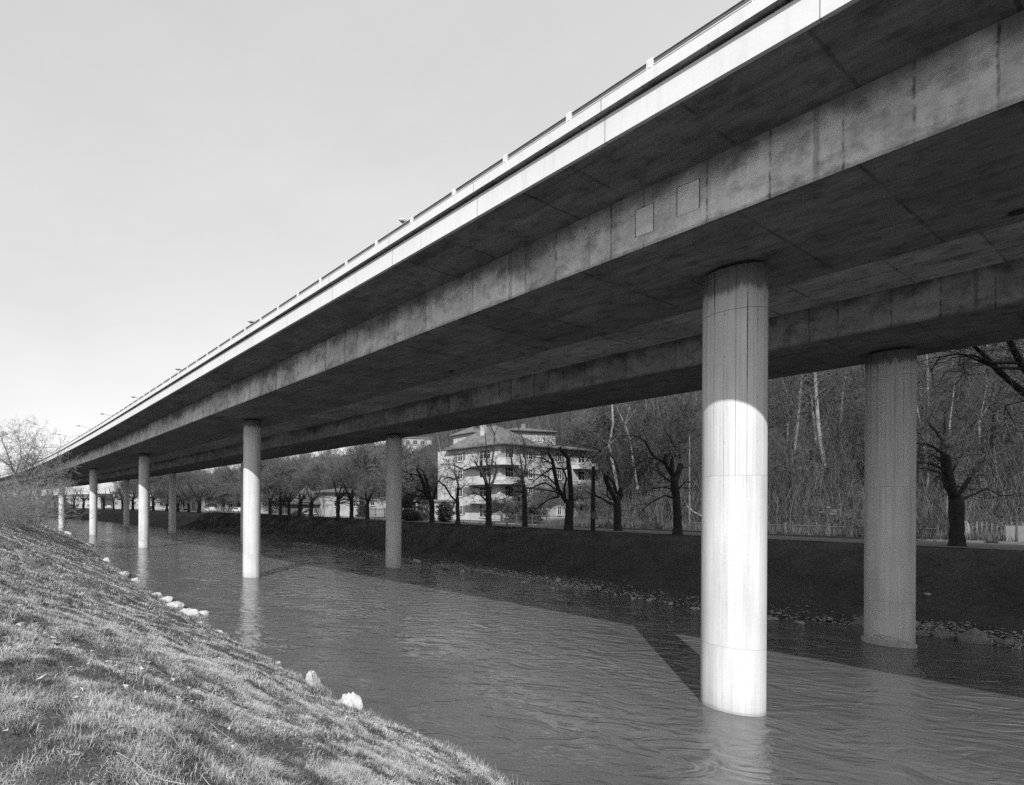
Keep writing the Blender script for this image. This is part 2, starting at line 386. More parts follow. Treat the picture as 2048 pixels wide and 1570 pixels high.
def grass_mat(name, lo, hi):
    m = N(name); m.b.inputs['Roughness'].default_value = .7; m.b.inputs['Specular IOR Level'].default_value = .2
    a = m.n('Attribute'); a.attribute_name = 'tone'
    m.col(m.mr(a.outputs['Fac'], 0, 1, lo, hi)); return m.m
M['grass'] = grass_mat('grass_blades', .04, .47)
M['grass_far'] = grass_mat('bank_grass', .02, .18)
M['brush'] = grass_mat('dry_brush', .02, .21)
M['bark'] = flat('dark_bark', .032, .9, .35, 6.)
M['twig'] = flat('brown_twigs', .045, .9, .2, 3.)
M['bark_pale'] = flat('pale_bark', .19, .85, .5, 3.)
M['twig_pale'] = flat('grey_twigs', .13, .9, .3, 2.)
M['twig_hill'] = flat('hill_twigs', .09, .9, .3, 2.)
def rock_mat(name, v):
    m = N(name); m.b.inputs['Roughness'].default_value = .9
    p = m.obj(); f = m.noise(p, 3., 6, .65); g = m.noise(p, 14., 5, .7)
    m.col(m.mth('MULTIPLY', m.mr(f, .25, .75, v * .7, v * 1.15), m.mr(g, .3, .7, .8, 1.1))); m.bump(m.mth('ADD', f, m.mth('MULTIPLY', g, .4)), .05, .8)
    return m.m
M['twig_shrub'] = flat('shrub_twigs', .20, .9, .3, 2.)
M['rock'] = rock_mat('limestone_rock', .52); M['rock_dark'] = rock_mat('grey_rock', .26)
M['plaster'] = flat('light_plaster', .40, .9, .2, .8)
M['plaster2'] = flat('grey_plaster', .2, .9, .12, .8)
def tile_mat():
    m = N('roof_tiles'); m.b.inputs['Roughness'].default_value = .85
    p = m.obj(); f = m.noise(p, 1.2, 5); w = m.n('TexWave'); w.bands_direction = 'Z'; w.inputs['Scale'].default_value = 4.; w.inputs['Distortion'].default_value = .3; m.l(p, w.inputs['Vector'])
    m.col(m.mth('MULTIPLY', m.mr(f, .3, .7, .10, .17), m.mr(w.outputs['Fac'], 0, 1, .7, 1.1))); m.bump(w.outputs['Fac'], .03, .5); return m.m
M['tiles'] = tile_mat()
M['glass'] = flat('window_glass', .03, .12); M['frame'] = flat('white_window_frame', .6, .6); M['shutter'] = flat('grey_shutter', .14, .7)
M['wood'] = flat('weathered_wood', .15, .85, .3, 5.); M['wood_dark'] = flat('dark_wood', .10, .85, .3, 5.)
M['kerb'] = flat('kerb_stone', .12, .9, .2, 2.); M['street'] = flat('street_surface', .30, .9, .12, 1.2); M['path'] = flat('gravel_path', .12, .95, .2, 3.)
M['car_paint'] = flat('car_paint', .5, .3); M['car_dark'] = flat('dark_car_paint', .06, .3); M['tyre'] = flat('tyre_rubber', .03, .8)
M['panel'] = flat('pale_sheet_panel', .20, .7, .12, 2.)
M['ever'] = grass_mat('evergreen_leaves', .02, .08)

# ------------------------------------------------------------------ ground, water, roads
s_ax = np.concatenate([np.arange(-60, -20, 4), np.arange(-20, -7, .8), np.arange(-7, 26, .22), np.arange(26, 60, .8), np.arange(60, 140, 2.0), np.arange(140, 300, 6), np.arange(300, 1900, 60)])
def ground_sheet():
    rel = []
    V = []; Z = []
    o_ax = np.concatenate([np.arange(-900, -100, 100), np.arange(-100, -30, 5.), np.arange(-30, -21, .4), np.arange(-21, -3, .16)])
    o_mid = np.linspace(0, 1, 14)
    e_ax = np.concatenate([np.arange(0, 12, .45), np.arange(12, 24, 1.0), np.arange(24, 100, 2.2), np.arange(100, 300, 12), np.arange(300, 1500, 100)])
    rows = []
    for s in s_ax:
        l = float(oL(s)); r = float(oR(s))
        left = l + (o_ax + 3.4) ; left = left[left < l - .01]
        mid = l + (r - l) * o_mid
        right = r + e_ax[1:]
        o = np.concatenate([left, mid, right]); rows.append(o)
    k = min(len(q) for q in rows); O = np.array([q[-k:] for q in rows]); SS = np.repeat(s_ax[:, None], k, 1)
    X, Y = C(SS, O); Zz = gz(SS, O)
    n, m_ = O.shape
    idx = np.arange(n * m_).reshape(n, m_)
    F = np.stack([idx[:-1, :-1], idx[:-1, 1:], idx[1:, 1:], idx[1:, :-1]], -1).reshape(-1, 4)
    hf = np.interp(SS, [-400, 0, 10, 17, 24, 42, 120, 260, 600], [42.5, 42.5, 39.5, 40.5, 47, 64, 72, 95, 160])
    zone = sstep(-3, 2, O - hf)
    return prop(mesh_obj('ground', np.stack([X, Y, Zz], -1).reshape(-1, 3), F, M['ground'], attr={'zone': zone.ravel(), 'thatch': (O < oL(SS)).astype(float).ravel()}, smooth=True), kind='structure')
ground_sheet()

def strip(name, o0, o1, mat, s0, s1, dz, kind='structure', step=2.0, thick=0.0):
    ss = np.arange(s0, s1 + .01, step); n = 5
    V = []; 
    for s in ss:
        a = o0(s); b = o1(s)
        for j in range(n):
            o = a + (b - a) * j / (n - 1); x, y = C(s, o); V.append((x, y, dz))
    F = [(i * n + j, i * n + j + 1, (i + 1) * n + j + 1, (i + 1) * n + j) for i in range(len(ss) - 1) for j in range(n - 1)]
    o = mesh_obj(name, V, F, mat)
    if kind: prop(o, kind=kind)
    return o
strip('water', lambda s: float(oL(s)) - 1.2, lambda s: float(oR(s)) + .8, M['water'], -60, 420, 0.0)
def okb(s): return float(np.interp(s, [-40, -1, 6, 300], [38.4, 38.4, 35.7, 35.7])) + float(oC(s)) - float(oC(0))
strip('path', lambda s: float(oC(s)) + 1.7, okb, M['path'], -40, 300, GZ + .03)
def st0(s): return okb(s) + .3
def st1(s): return okb(s) + float(np.interp(s, [-40, 14, 22, 40, 300], [.6, .6, 2.0, 4.5, 4.5]))
strip('street', st0, st1, M['street'], 14, 300, GZ + .035)
def ribbon(name, o0, w, h, mat, s0, s1, z0, kind=None, step=1.5):
    mb = MB(); ss = np.arange(s0, s1 + .01, step); V = []
    for s in ss:
        a = o0(s)
        for (oo, zz) in ((a, z0), (a, z0 + h), (a + w, z0 + h), (a + w, z0)):
            x, y = C(s, oo); V.append((x, y, zz))
    F = [(i * 4 + j, i * 4 + (j + 1) % 4, (i + 1) * 4 + (j + 1) % 4, (i + 1) * 4 + j) for i in range(len(ss) - 1) for j in range(4)]
    F += [(0, 3, 2, 1), tuple((len(ss) - 1) * 4 + j for j in range(4))]
    mb.add(V, F); o = mb.build(name, mat)
    if kind: prop(o, kind=kind)
    return o
ribbon('kerb', lambda s: okb(s) + .05, .18, .26, M['kerb'], -40, 300, GZ - .1, kind='structure')

# ------------------------------------------------------------------ the viaduct
SLOPE = -.0065
ZS = 13.10                                    # level of the girder underside at the first pier
def zs(s): return ZS + SLOPE * np.asarray(s, float)
via = empty('viaduct', (P1[0], P1[1], 0))
prop(via, 'long curved concrete road viaduct on two rows of round piers standing in the river', 'viaduct')
IP = Vector((-P1[0], -P1[1], 0))
def extrude(name, prof, mat, s0, s1, step=1.0, closed=True, parent=via):
    """prof: list of (o, z above the girder underside); UV = (s, running length)"""
    ss = np.arange(s0, s1 + .001, step); pr = np.array(prof, float); k = len(pr)
    kk = k if closed else k - 1
    V = []; F = []; UV = []
    run = 0
    for j in range(kk):
        a = pr[j]; b = pr[(j + 1) % k]; L = float(np.hypot(*(b - a)))
        base = len(V)
        vert = abs(b[0] - a[0]) < abs(b[1] - a[1])
        for s in ss:
            xa, ya = C(s, a[0]); xb, yb = C(s, b[0]); z = float(zs(s))
            V += [(xa - P1[0], ya - P1[1], z + a[1]), (xb - P1[0], yb - P1[1], z + b[1])]
            if vert: UV += [(s, a[1] - min(a[1], b[1]) ), (s, b[1] - min(a[1], b[1]))]
            else: UV += [(s, a[0]), (s, b[0])]
        for i in range(len(ss) - 1):
            q = base + i * 2; F.append((q, q + 1, q + 3, q + 2))
        run += L
    return mesh_obj(name, V, F, mat, parent, uv=UV)
SA, SB = -72., 330.
# left girder: web / underside / inner web ; faces carry different materials -> separate meshes joined by position
def girder(o0, o1, dz, top0, top1):
    g = extrude('girder', [(o1, dz), (o0, dz)], M['soffit'], SA, SB, closed=False)
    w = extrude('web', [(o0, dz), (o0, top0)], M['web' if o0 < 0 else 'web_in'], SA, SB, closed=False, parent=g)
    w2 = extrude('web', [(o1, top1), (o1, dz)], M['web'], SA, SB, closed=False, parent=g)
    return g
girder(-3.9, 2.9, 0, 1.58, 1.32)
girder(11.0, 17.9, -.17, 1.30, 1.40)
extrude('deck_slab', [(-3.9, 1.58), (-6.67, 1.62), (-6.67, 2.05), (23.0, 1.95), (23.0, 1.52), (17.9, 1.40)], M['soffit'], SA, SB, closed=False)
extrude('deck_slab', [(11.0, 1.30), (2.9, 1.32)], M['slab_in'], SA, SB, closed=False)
extrude('roadway', [(-6.0, 2.12), (22.4, 2.02)], M['asphalt'], SA, SB, closed=False)
extrude('edge_beam', [(-6.67, 1.585), (-6.80, 1.585), (-6.80, 2.20), (-6.67, 2.20)], M['fascia'], SA, SB)
extrude('edge_beam', [(23.13, 1.45), (23.0, 1.45), (23.0, 2.15), (23.13, 2.15)], M['fascia'], SA, SB)
pa = extrude('parapet', [(-6.97, 2.27), (-6.97, 2.545), (-6.55, 2.545), (-6.55, 2.04)], M['fascia'], SA, SB, closed=False)
extrude('drip_recess', [(-6.645, 2.06), (-6.645, 2.27), (-6.97, 2.27)], M['web_in'], SA, SB, closed=False, parent=pa)  # shade of the recess and overhang put into a darker concrete colour
extrude('parapet', [(23.28, 2.155), (22.8, 2.155), (22.8, 2.45), (23.28, 2.45)], M['fascia'], SA, SB)
extrude('guard_rail', [(-6.93, 2.60), (-6.93, 2.625), (-6.90, 2.625), (-6.90, 2.60)], M['galv'], SA, SB)
extrude('guard_rail', [(-6.90, 2.665), (-6.90, 2.735), (-6.80, 2.735), (-6.80, 2.665)], M['steel'], SA, SB)
extrude('guard_rail', [(-6.93, 2.736), (-6.93, 2.752), (-6.78, 2.752), (-6.78, 2.736)], M['galv'], SA, SB)
extrude('guard_rail', [(23.2, 2.6), (23.1, 2.6), (23.1, 2.68), (23.2, 2.68)], M['steel'], SA, SB)
# posts of the guard rail, every 1.78 m
pm = MB(); pm.box(-.065, .065, -.005, .045, .0, .26); pm.box(-.03, .03, -.02, -.006, .05, .22); pm.box(-.10, .10, -.01, .08, -.0, .035)
post0 = pm.build('rail_post', M['fascia'], via)
ps = np.arange(-.96 - 4 * 1.785, 300, 1.785)
for i, s in enumerate(ps[:100]):
    p = post0 if i == 0 else post0.copy()
    if i: COL.objects.link(p)
    x, y = C(s, -6.94); p.location = (x - P1[0], y - P1[1], float(zs(s)) + 2.52)
    p.rotation_euler = (0, 0, float(np.interp(s, _ss, _hd)) + math.pi)
far = MB()
for s in ps[100:]:
    x, y = C(s, -6.94); far.box(x - P1[0] - .05, x - P1[0] + .05, y - P1[1] - .05, y - P1[1] + .05, float(zs(s)) + 2.3, float(zs(s)) + 2.78)
prop(far.build('rail_post', M['fascia'], via), kind='stuff')
# repaired patches on the outer web, standing 4 mm proud
def web_patch(s0, s1, z0, z1, mat, name):
    V = []; 
    for o in (-3.904, -3.88):
        for (s, z) in ((s0, z0), (s1, z0 + .03), (s1, z1), (s0, z1 - .02)):
            x, y = C(s, o); V.append((x - P1[0], y - P1[1], float(zs(s)) + z))
    return mesh_obj(name, V, [(0, 1, 2, 3), (0, 4, 5, 1), (1, 5, 6, 2), (2, 6, 7, 3), (3, 7, 4, 0)], mat, via)
M['patch'] = flat('repair_mortar', .74, .9, .16, 3.); M['crack'] = flat('dark_joint', .14, .9, .6, 5.)
on = lambda px: None
for (a, b, c0, c1) in ((-.66, -.20, .45, 1.20), (.35, .77, .35, 1.10)):
    fr = MB()
    web_patch(a, b, c0, c1, M['patch'], 'repair_patch')
    for (sa, sb, za, zb) in ((a - .02, a, c0 - .02, c1 + .02), (b, b + .02, c0 - .02, c1 + .02), (a, b, c0 - .025, c0), (a, b, c1, c1 + .015)):
        web_patch(sa, sb, za, zb, M['crack'], 'joint_crack')
# drain outlet
for s, o in ((-4.6, 2.0), (12.2, 1.9), (44., 2.0), (26, 14.)):
    mb = MB(); x, y = C(s, o); dzz = float(zs(s)) - (.17 if o > 5 else 0)
    mb.tube([(x - P1[0], y - P1[1], dzz - .06), (x - P1[0], y - P1[1], dzz + .1)], .14, 12); mb.build('drain_outlet', M['dark'], via)
# piers
PD = 1.452
def pier(x, y, top, sof):
    n = 64; zz = [-1.2, 0, 3, 6.9, 9.5, 11.72, top]
    V = []; UV = []; F = []
    for z in zz:
        for j in range(n + 1):
            a = 2 * math.pi * j / n
            V.append((PD / 2 * math.cos(a), PD / 2 * math.sin(a), z)); UV.append((a * PD / 2, z))
    for i in range(len(zz) - 1):
        for j in range(n): q = i * (n + 1) + j; F.append((q, q + 1, q + n + 2, q + n + 1))
    b = len(V); V.append((0, 0, top)); UV.append((0, top)); t = (len(zz) - 1) * (n + 1)
    for j in range(n): F.append((t + j, t + j + 1, b))
    p = mesh_obj('pier', V, F, M['pier'], via, uv=UV, smooth=False)
    for k, poly in enumerate(p.data.polygons): poly.use_smooth = k < (len(zz) - 1) * n
    p.location = (x - P1[0], y - P1[1], 0)
    mb = MB(); mb.tube([(0, 0, top - .01), (0, 0, sof + .02)], PD / 2 - .16, 32); mb.build('bearing', M['dark'], p)
    # the pedestal plate the bearing pushes against, sunk into the underside
    return p
PP = [(29.0, -11.7), (14.39, 15.65), (-.09, 42.87), (-14.7, 70.5), (-29.82, 97.68), (-45.54, 124.5), (-62.0, 150.9), (-79.2, 176.6)]
QQ = [(42.4, -4.3), (28.06, 23.03), (13.40, 49.77), (-1.11, 77.6), (-16.2, 104.9), (-31.98, 132.0), (-48.6, 158.3)]
for (x, y) in PP:
    s = float(so(x, y)[0][0]); pier(x, y, float(zs(s)) - .12, float(zs(s)))
for (x, y) in QQ:
    s = float(so(x, y)[0][0]); pier(x, y, float(zs(s)) - .17 - .15, float(zs(s)) - .17)
# broken concrete collar at the foot of the second-row pier
def collar(x, y):
    V = []; F = []; n = 40
    for j in range(n):
        a = 2 * math.pi * j / n; h = .10 + .34 * max(0, math.cos(a - math.radians(205))) ** 1.2 + .05 * rnd.random()
        for (r, z) in ((PD / 2 + .06, -.4), (PD / 2 + .055 + .02 * rnd.random(), h - .05), (PD / 2 - .01, h)):
            V.append((x - P1[0] + r * math.cos(a), y - P1[1] + r * math.sin(a), z))
    for j in range(n):
        for i in range(2): F.append((j * 3 + i, ((j + 1) % n) * 3 + i, ((j + 1) % n) * 3 + i + 1, j * 3 + i + 1))
    return mesh_obj('pier_collar', V, F, M['rock'], via)
collar(28.06, 23.03)
# street lamps standing on the median of the deck
def lamp(s):
    x, y = C(s, 7.0); z0 = float(zs(s)) + 2.1; hp = 24.25 + max(0, s - 80) * .012 - z0 - 8.72
    r = empty('street_lamp', (x, y, z0), float(np.interp(s, _ss, _hd)) - math.pi / 2)
    mb = MB(); mb.tube([(0, 0, 0), (0, 0, 4), (0, 0, 8.1 + hp)], [.11, .085, .06], 10); mb.tube([(0, 0, 0), (0, 0, .5)], .15, 10); mb.build('pole', M['galv'], r)
    for sg in (-1, 1):
        mb = MB(); mb.tube([(0, 0, 8.05 + hp), (sg * .9, 0, 8.45 + hp), (sg * 2.3, 0, 8.72 + hp)], [.05, .045, .04], 8); mb.build('arm', M['galv'], r)
        mb = MB(); n = 10
        P = [(sg * (2.25 + .95 * k / 6), 0, 8.71 + hp + .03 * k / 6) for k in range(7)]
        mb.tube(P, [.04, .10, .14, .155, .15, .12, .05], n); h = mb.build('lamp_head', M['galv'], r, smooth=True)
        mb = MB(); mb.tube([(sg * (2.45 + .6 * k / 4), 0, 8.63 + hp + .02 * k / 4) for k in range(5)], [.03, .09, .105, .09, .03], n); mb.build('lens', M['steel'], h, smooth=True)
    return r
for i, s in enumerate((18.1, 39.2, 60.3, 81.6, 103, 124.5, 146)):
    o = lamp(s)
    w = ['the largest and nearest one', 'second from the near end', 'third from the near end', 'fourth from the near end', 'fifth from the near end', 'sixth from the near end', 'farthest one, above the far curve'][i]
    prop(o, 'lamp head above the viaduct parapet, ' + w, 'street lamp', 'street lamps along the middle of the viaduct')

# ------------------------------------------------------------------ rocks
def rock(x, y, z, sx, sy, sz, mat, label, seed, rz=0., name='rock', group=None, flatness=.0):
    r = np.random.default_rng(seed); n, k = 20, 12
    V = []; F = []
    dirs = r.normal(size=(10, 3)); dirs /= np.linalg.norm(dirs, axis=1)[:, None]; dist = r.uniform(.5, .92, 10)
    for i in range(k + 1):
        ph = math.pi * i / k - math.pi / 2
        for j in range(n):
            a = 2 * math.pi * j / n; d = np.array([math.cos(ph) * math.cos(a), math.cos(ph) * math.sin(a), math.sin(ph)])
            q = d @ dirs.T; t = 1.0
            for qq, dd in zip(q, dist):
                if qq > .05: t = min(t, dd / qq)
            t *= 1 + .035 * r.normal()
            V.append(d * t)
    for i in range(k):
        for j in range(n): F.append((i * n + j, i * n + (j + 1) % n, (i + 1) * n + (j + 1) % n, (i + 1) * n + j))
    V = np.array(V) * (sx, sy, sz)
    o = mesh_obj(name, V, F, mat); o.location = (x, y, z); o.rotation_euler = (r.uniform(-.25, .25), r.uniform(-.25, .25), rz)
    if label: prop(o, label, 'rock', group)
    return o
# left waterside (pixel of the middle, half sizes in metres)
GL = 'pale rocks along the near grassy waterline'
for i, (px, py, sx, sy, sz, lab) in enumerate([
    (628, 1374, .34, .26, .30, 'big rounded white boulder half buried in grass at the near waterline'),
    (708, 1418, .38, .24, .27, 'big white flat-faced boulder on the water edge nearest the camera'),
    (556, 1330, .13, .11, .12, 'small white stone lying alone in the water off the grassy bank'),
    (532, 1324, .22, .14, .10, 'thin pale slab pushed into the grass beside the lone water stone'),
    (541, 1345, .16, .10, .08, 'small flat stone under the pale slab on the near bank'),
    (440, 1270, .22, .16, .14, 'pale stone between grass tufts just below the white rubble heap'),
    (408, 1226, .24, .2, .13, 'pale stone standing in the water beside the white rubble heap'),
    (375, 1232, .55, .35, .26, 'wide white rock at the lower end of the rubble heap on the near bank'),
    (352, 1216, .5, .3, .22, 'white rock in the middle of the rubble heap on the near bank'),
    (330, 1200, .4, .3, .2, 'white rock at the upper end of the rubble heap on the near bank'),
    (312, 1190, .35, .25, .18, 'small white rock above the rubble heap on the near bank'),
    (398, 1250, .3, .2, .14, 'flat light rock right below the rubble heap'),
    (268, 1164, .4, .3, .22, 'light rock beside the long white slab on the near bank'),
    (247, 1153, .9, .4, .24, 'long white slab at the waterline level with the third pier'),
    (214, 1124, .35, .3, .3, 'upright pale rock on the near waterline before the long slab'),
    (180, 1090, .9, .5, .22, 'long pale stone edge at the bank toe near the fourth pier'),
    (137, 1068, .9, .6, .3, 'farthest pale rock at the bank toe by the fifth pier')]):
    x, y = at_z(px, py, .05); rock(x, y, .0, sx * 1.35, sy * 1.5, sz * 1.9, M['rock'], lab, 50 + i, math.radians(100 + 13 * i), group=GL)
GR = 'rocks along the shaded far waterline'
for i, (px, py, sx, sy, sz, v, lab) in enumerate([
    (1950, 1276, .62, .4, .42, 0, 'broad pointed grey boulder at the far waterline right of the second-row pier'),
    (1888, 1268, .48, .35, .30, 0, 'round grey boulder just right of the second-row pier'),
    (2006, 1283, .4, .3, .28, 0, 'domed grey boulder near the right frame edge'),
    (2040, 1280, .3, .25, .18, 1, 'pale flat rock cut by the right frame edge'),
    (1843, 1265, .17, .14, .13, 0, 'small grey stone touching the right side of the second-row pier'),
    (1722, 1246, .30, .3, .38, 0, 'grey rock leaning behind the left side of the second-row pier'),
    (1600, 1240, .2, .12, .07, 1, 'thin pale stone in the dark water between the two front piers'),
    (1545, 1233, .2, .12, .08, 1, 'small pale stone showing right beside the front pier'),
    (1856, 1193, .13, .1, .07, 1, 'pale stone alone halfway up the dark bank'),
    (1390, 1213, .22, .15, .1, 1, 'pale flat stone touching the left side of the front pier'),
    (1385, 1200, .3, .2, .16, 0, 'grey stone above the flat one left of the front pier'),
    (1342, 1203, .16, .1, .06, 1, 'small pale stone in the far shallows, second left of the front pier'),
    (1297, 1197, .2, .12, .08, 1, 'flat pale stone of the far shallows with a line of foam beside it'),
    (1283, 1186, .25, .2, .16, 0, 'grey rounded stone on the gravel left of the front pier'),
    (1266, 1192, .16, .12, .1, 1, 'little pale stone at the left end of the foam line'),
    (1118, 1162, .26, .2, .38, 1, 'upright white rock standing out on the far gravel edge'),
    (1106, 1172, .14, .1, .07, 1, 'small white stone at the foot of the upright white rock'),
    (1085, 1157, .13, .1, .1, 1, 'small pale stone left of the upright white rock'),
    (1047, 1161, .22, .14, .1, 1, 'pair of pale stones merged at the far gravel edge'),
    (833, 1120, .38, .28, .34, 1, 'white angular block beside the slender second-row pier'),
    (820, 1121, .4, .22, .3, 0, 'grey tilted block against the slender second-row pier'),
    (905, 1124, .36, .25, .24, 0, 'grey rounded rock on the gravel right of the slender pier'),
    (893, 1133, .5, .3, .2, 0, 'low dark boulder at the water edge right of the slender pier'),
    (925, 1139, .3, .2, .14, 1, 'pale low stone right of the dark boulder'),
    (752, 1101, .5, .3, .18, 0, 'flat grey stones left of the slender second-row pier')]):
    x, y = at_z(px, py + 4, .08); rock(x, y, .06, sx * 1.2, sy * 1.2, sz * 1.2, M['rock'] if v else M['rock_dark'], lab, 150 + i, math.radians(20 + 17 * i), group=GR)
x, y, z = hit(1856, 1193); bpy.data.objects['rock.025'].location = (x, y, z)
# gravel and rubble: one mass
def pebbles(name, n, sfun, ofun, rfun, mat, lo, hi):
    V = []; F = []
    base = np.array([(1, 0, 0), (-1, 0, 0), (0, 1, 0), (0, -1, 0), (0, 0, 1), (0, 0, -1)], float)
    tri = np.array([(0, 2, 4), (2, 1, 4), (1, 3, 4), (3, 0, 4), (2, 0, 5), (1, 2, 5), (3, 1, 5), (0, 3, 5)])
    s = sfun(n); o = ofun(s); X, Y = C(s, o); Z = gz(s, o); R = rfun(n)
    B = base[None] * (R[:, None, None] * rng.uniform(.6, 1.3, (n, 6, 1))) * np.array([1.3, 1, .6])
    a = rng.uniform(0, 6.28, n); c, q = np.cos(a)[:, None], np.sin(a)[:, None]
    VX = B[:, :, 0] * c - B[:, :, 1] * q + X[:, None]; VY = B[:, :, 0] * q + B[:, :, 1] * c + Y[:, None]; VZ = B[:, :, 2] + Z[:, None] + R[:, None] * .1
    Vv = np.stack([VX, VY, VZ], -1).reshape(-1, 3); Ff = (tri[None] + (np.arange(n) * 6)[:, None, None]).reshape(-1, 3)
    tone = np.repeat(np.clip(rng.normal(.45, .22, n), 0, 1), 6)
    return prop(mesh_obj(name, Vv, Ff, mat, attr={'tone': tone}), kind='stuff')
M['rock_bits'] = grass_mat('limestone_rubble', .35, .62)
M['pebble'] = grass_mat('river_pebbles', .14, .55)
pebbles('gravel', 9000, lambda n: np.concatenate([rng.uniform(-6, 60, n // 2), rng.uniform(-6, 1.5, n // 4), rng.uniform(14, 30, n - n // 2 - n // 4)]),
        lambda s: oR(s) + np.abs(rng.normal(.2, .62, len(s))), lambda n: rng.uniform(.02, .075, n) * (1 + (rng.random(n) > .95) * 1.2), M['pebble'], 0, 1)
pebbles('gravel', 620, lambda n: np.concatenate([np.clip(rng.normal(19, 3.6, n * 2 // 3), 9, 32), rng.uniform(1, 46, n - n * 2 // 3)]), lambda s: oL(s) - .05 + np.abs(rng.normal(.12, .2, len(s))), lambda n: rng.uniform(.05, .19, n) ** 1.0, M['rock_bits'], 0, 1)
pebbles('gravel', 1500, lambda n: rng.uniform(-2, 60, n), lambda s: oL(s) - np.abs(rng.normal(.05, .12, len(s))), lambda n: rng.uniform(.015, .05, n), M['pebble'], 0, 1)

# ------------------------------------------------------------------ grass
def blades(name, X, Y, L, Wd, tone, mat, lean_dir, lean, kind='stuff'):
    n = len(X); Z = gXY(X, Y) - .01
    ld = lean_dir + rng.normal(0, 1.7, n); dx, dy = np.cos(ld), np.sin(ld)
    px, py = -dy * Wd / 2, dx * Wd / 2
    le = np.clip(lean + rng.normal(0, .28, n), .05, 1.35)
    h1 = L * .5 * np.cos(le * .6); r1 = L * .5 * np.sin(le * .6)
    h2 = h1 + L * .5 * np.cos(np.minimum(le * 1.35, 1.75)); r2 = r1 + L * .5 * np.sin(np.minimum(le * 1.35, 1.75))
    V = np.empty((n, 5, 3))
    V[:, 0] = np.stack([X - px, Y - py, Z], -1); V[:, 1] = np.stack([X + px, Y + py, Z], -1)
    V[:, 2] = np.stack([X + px * .8 + dx * r1, Y + py * .8 + dy * r1, Z + h1], -1); V[:, 3] = np.stack([X - px * .8 + dx * r1, Y - py * .8 + dy * r1, Z + h1], -1)
    V[:, 4] = np.stack([X + dx * r2, Y + dy * r2, Z + h2], -1)
    b = (np.arange(n) * 5)[:, None]
    q = b + np.array([[0, 1, 2, 3]]); t = b + np.array([[3, 2, 4]])
    return prop(mesh_obj(name, V.reshape(-1, 3), [q, t], mat, attr={'tone': np.repeat(np.clip(tone, 0, 1), 5)}), kind=kind)
def bank_grass():
    XS, YS, LS, WS, TS, LD, LE = [], [], [], [], [], [], []
    for (d0, d1, dens, L0, w0) in ((2.2, 6, 10000, .10, .0034), (6, 11, 5600, .095, .0052), (11, 20, 2000, .11, .009), (20, 36, 560, .11, .017), (36, 75, 130, .14, .035), (75, 130, 30, .2, .07)):
        n = int(dens * 3.1416 * (d1 ** 2 - d0 ** 2) * .20)
        r = np.sqrt(rng.uniform(d0 ** 2, d1 ** 2, n)); a = rng.uniform(math.radians(56), math.radians(128), n)
        X, Y = r * np.cos(a), r * np.sin(a)
        k = (X / Y > -.50) & (X / Y < .62); X, Y, r = X[k], Y[k], r[k]
        s, o = so(X, Y); k = (o < oL(s) + .12); X, Y, s, o, r = X[k], Y[k], s[k], o[k], r[k]
        zz = gz(s, o); v = -(zz - EYE) / Y; k = v * PXF < 640; X, Y, s, o, r = X[k], Y[k], s[k], o[k], r[k]
        # clumps: thin out bare places, gather tufts
        cl = fbm(s * 2.2, o * 2.2, 4); mat_ = fbm(s * .55 + 40, o * .9, 4)
        keep = rng.random(len(X)) < np.clip((cl - .3) * 4, .35, 1); X, Y, s, o, r, cl, mat_ = [q[keep] for q in (X, Y, s, o, r, cl, mat_)]
        near = np.clip((oL(s) - o) / 2.0, 0, 1)                       # fresher and taller grass near the water
        tone = .50 + (mat_ - .5) * 1.1 + (cl - .5) * 1.7 + (fbm(s * 5, o * 6, 4) - .5) * 2.2 + rng.normal(0, .36, len(X))
        tone = tone * (.62 + .38 * near) + rng.random(len(X)) ** 6 * .5
        L = L0 * (.45 + cl) * rng.uniform(.4, 1.5, len(X)) * (1.15 - .3 * near)
        LD.append(6.28 * fbm(s * .8 + 3, o * .8, 2) * 1.6); LE.append(.95 + .8 * near * fbm(s * 1.3, o * 1.3 + 8, 2))
        XS.append(X); YS.append(Y); LS.append(L); WS.append(w0 * rng.uniform(.6, 1.4, len(X))); TS.append(tone)
    X, Y, L, Wd, T, D, E = [np.concatenate(q) for q in (XS, YS, LS, WS, TS, LD, LE)]
    print('blades', len(X))
    blades('grass', X, Y, L, Wd, T, M['grass'], D, E)
bank_grass()
def far_grass():
    n = 110000; s = rng.uniform(-6, 110, n); r = oR(s); c = oC(s); o = r + .5 + (c + 1.2 - r - .5) * rng.random(n) ** .8
    X, Y = C(s, o); t = .30 + (fbm(s * 1.1, o * 1.1) - .5) * 2.2 + rng.normal(0, .2, n)
    sc = np.clip(Y / 35, .8, 3)
    t = t + .45 * np.clip(1 - (o - r) / 3.0, 0, 1)
    blades('grass', X, Y, .12 * sc * rng.uniform(.5, 1.4, n), .012 * sc, t, M['grass_far'], 6.28 * fbm(s * .5, o * .5), .6)
far_grass()
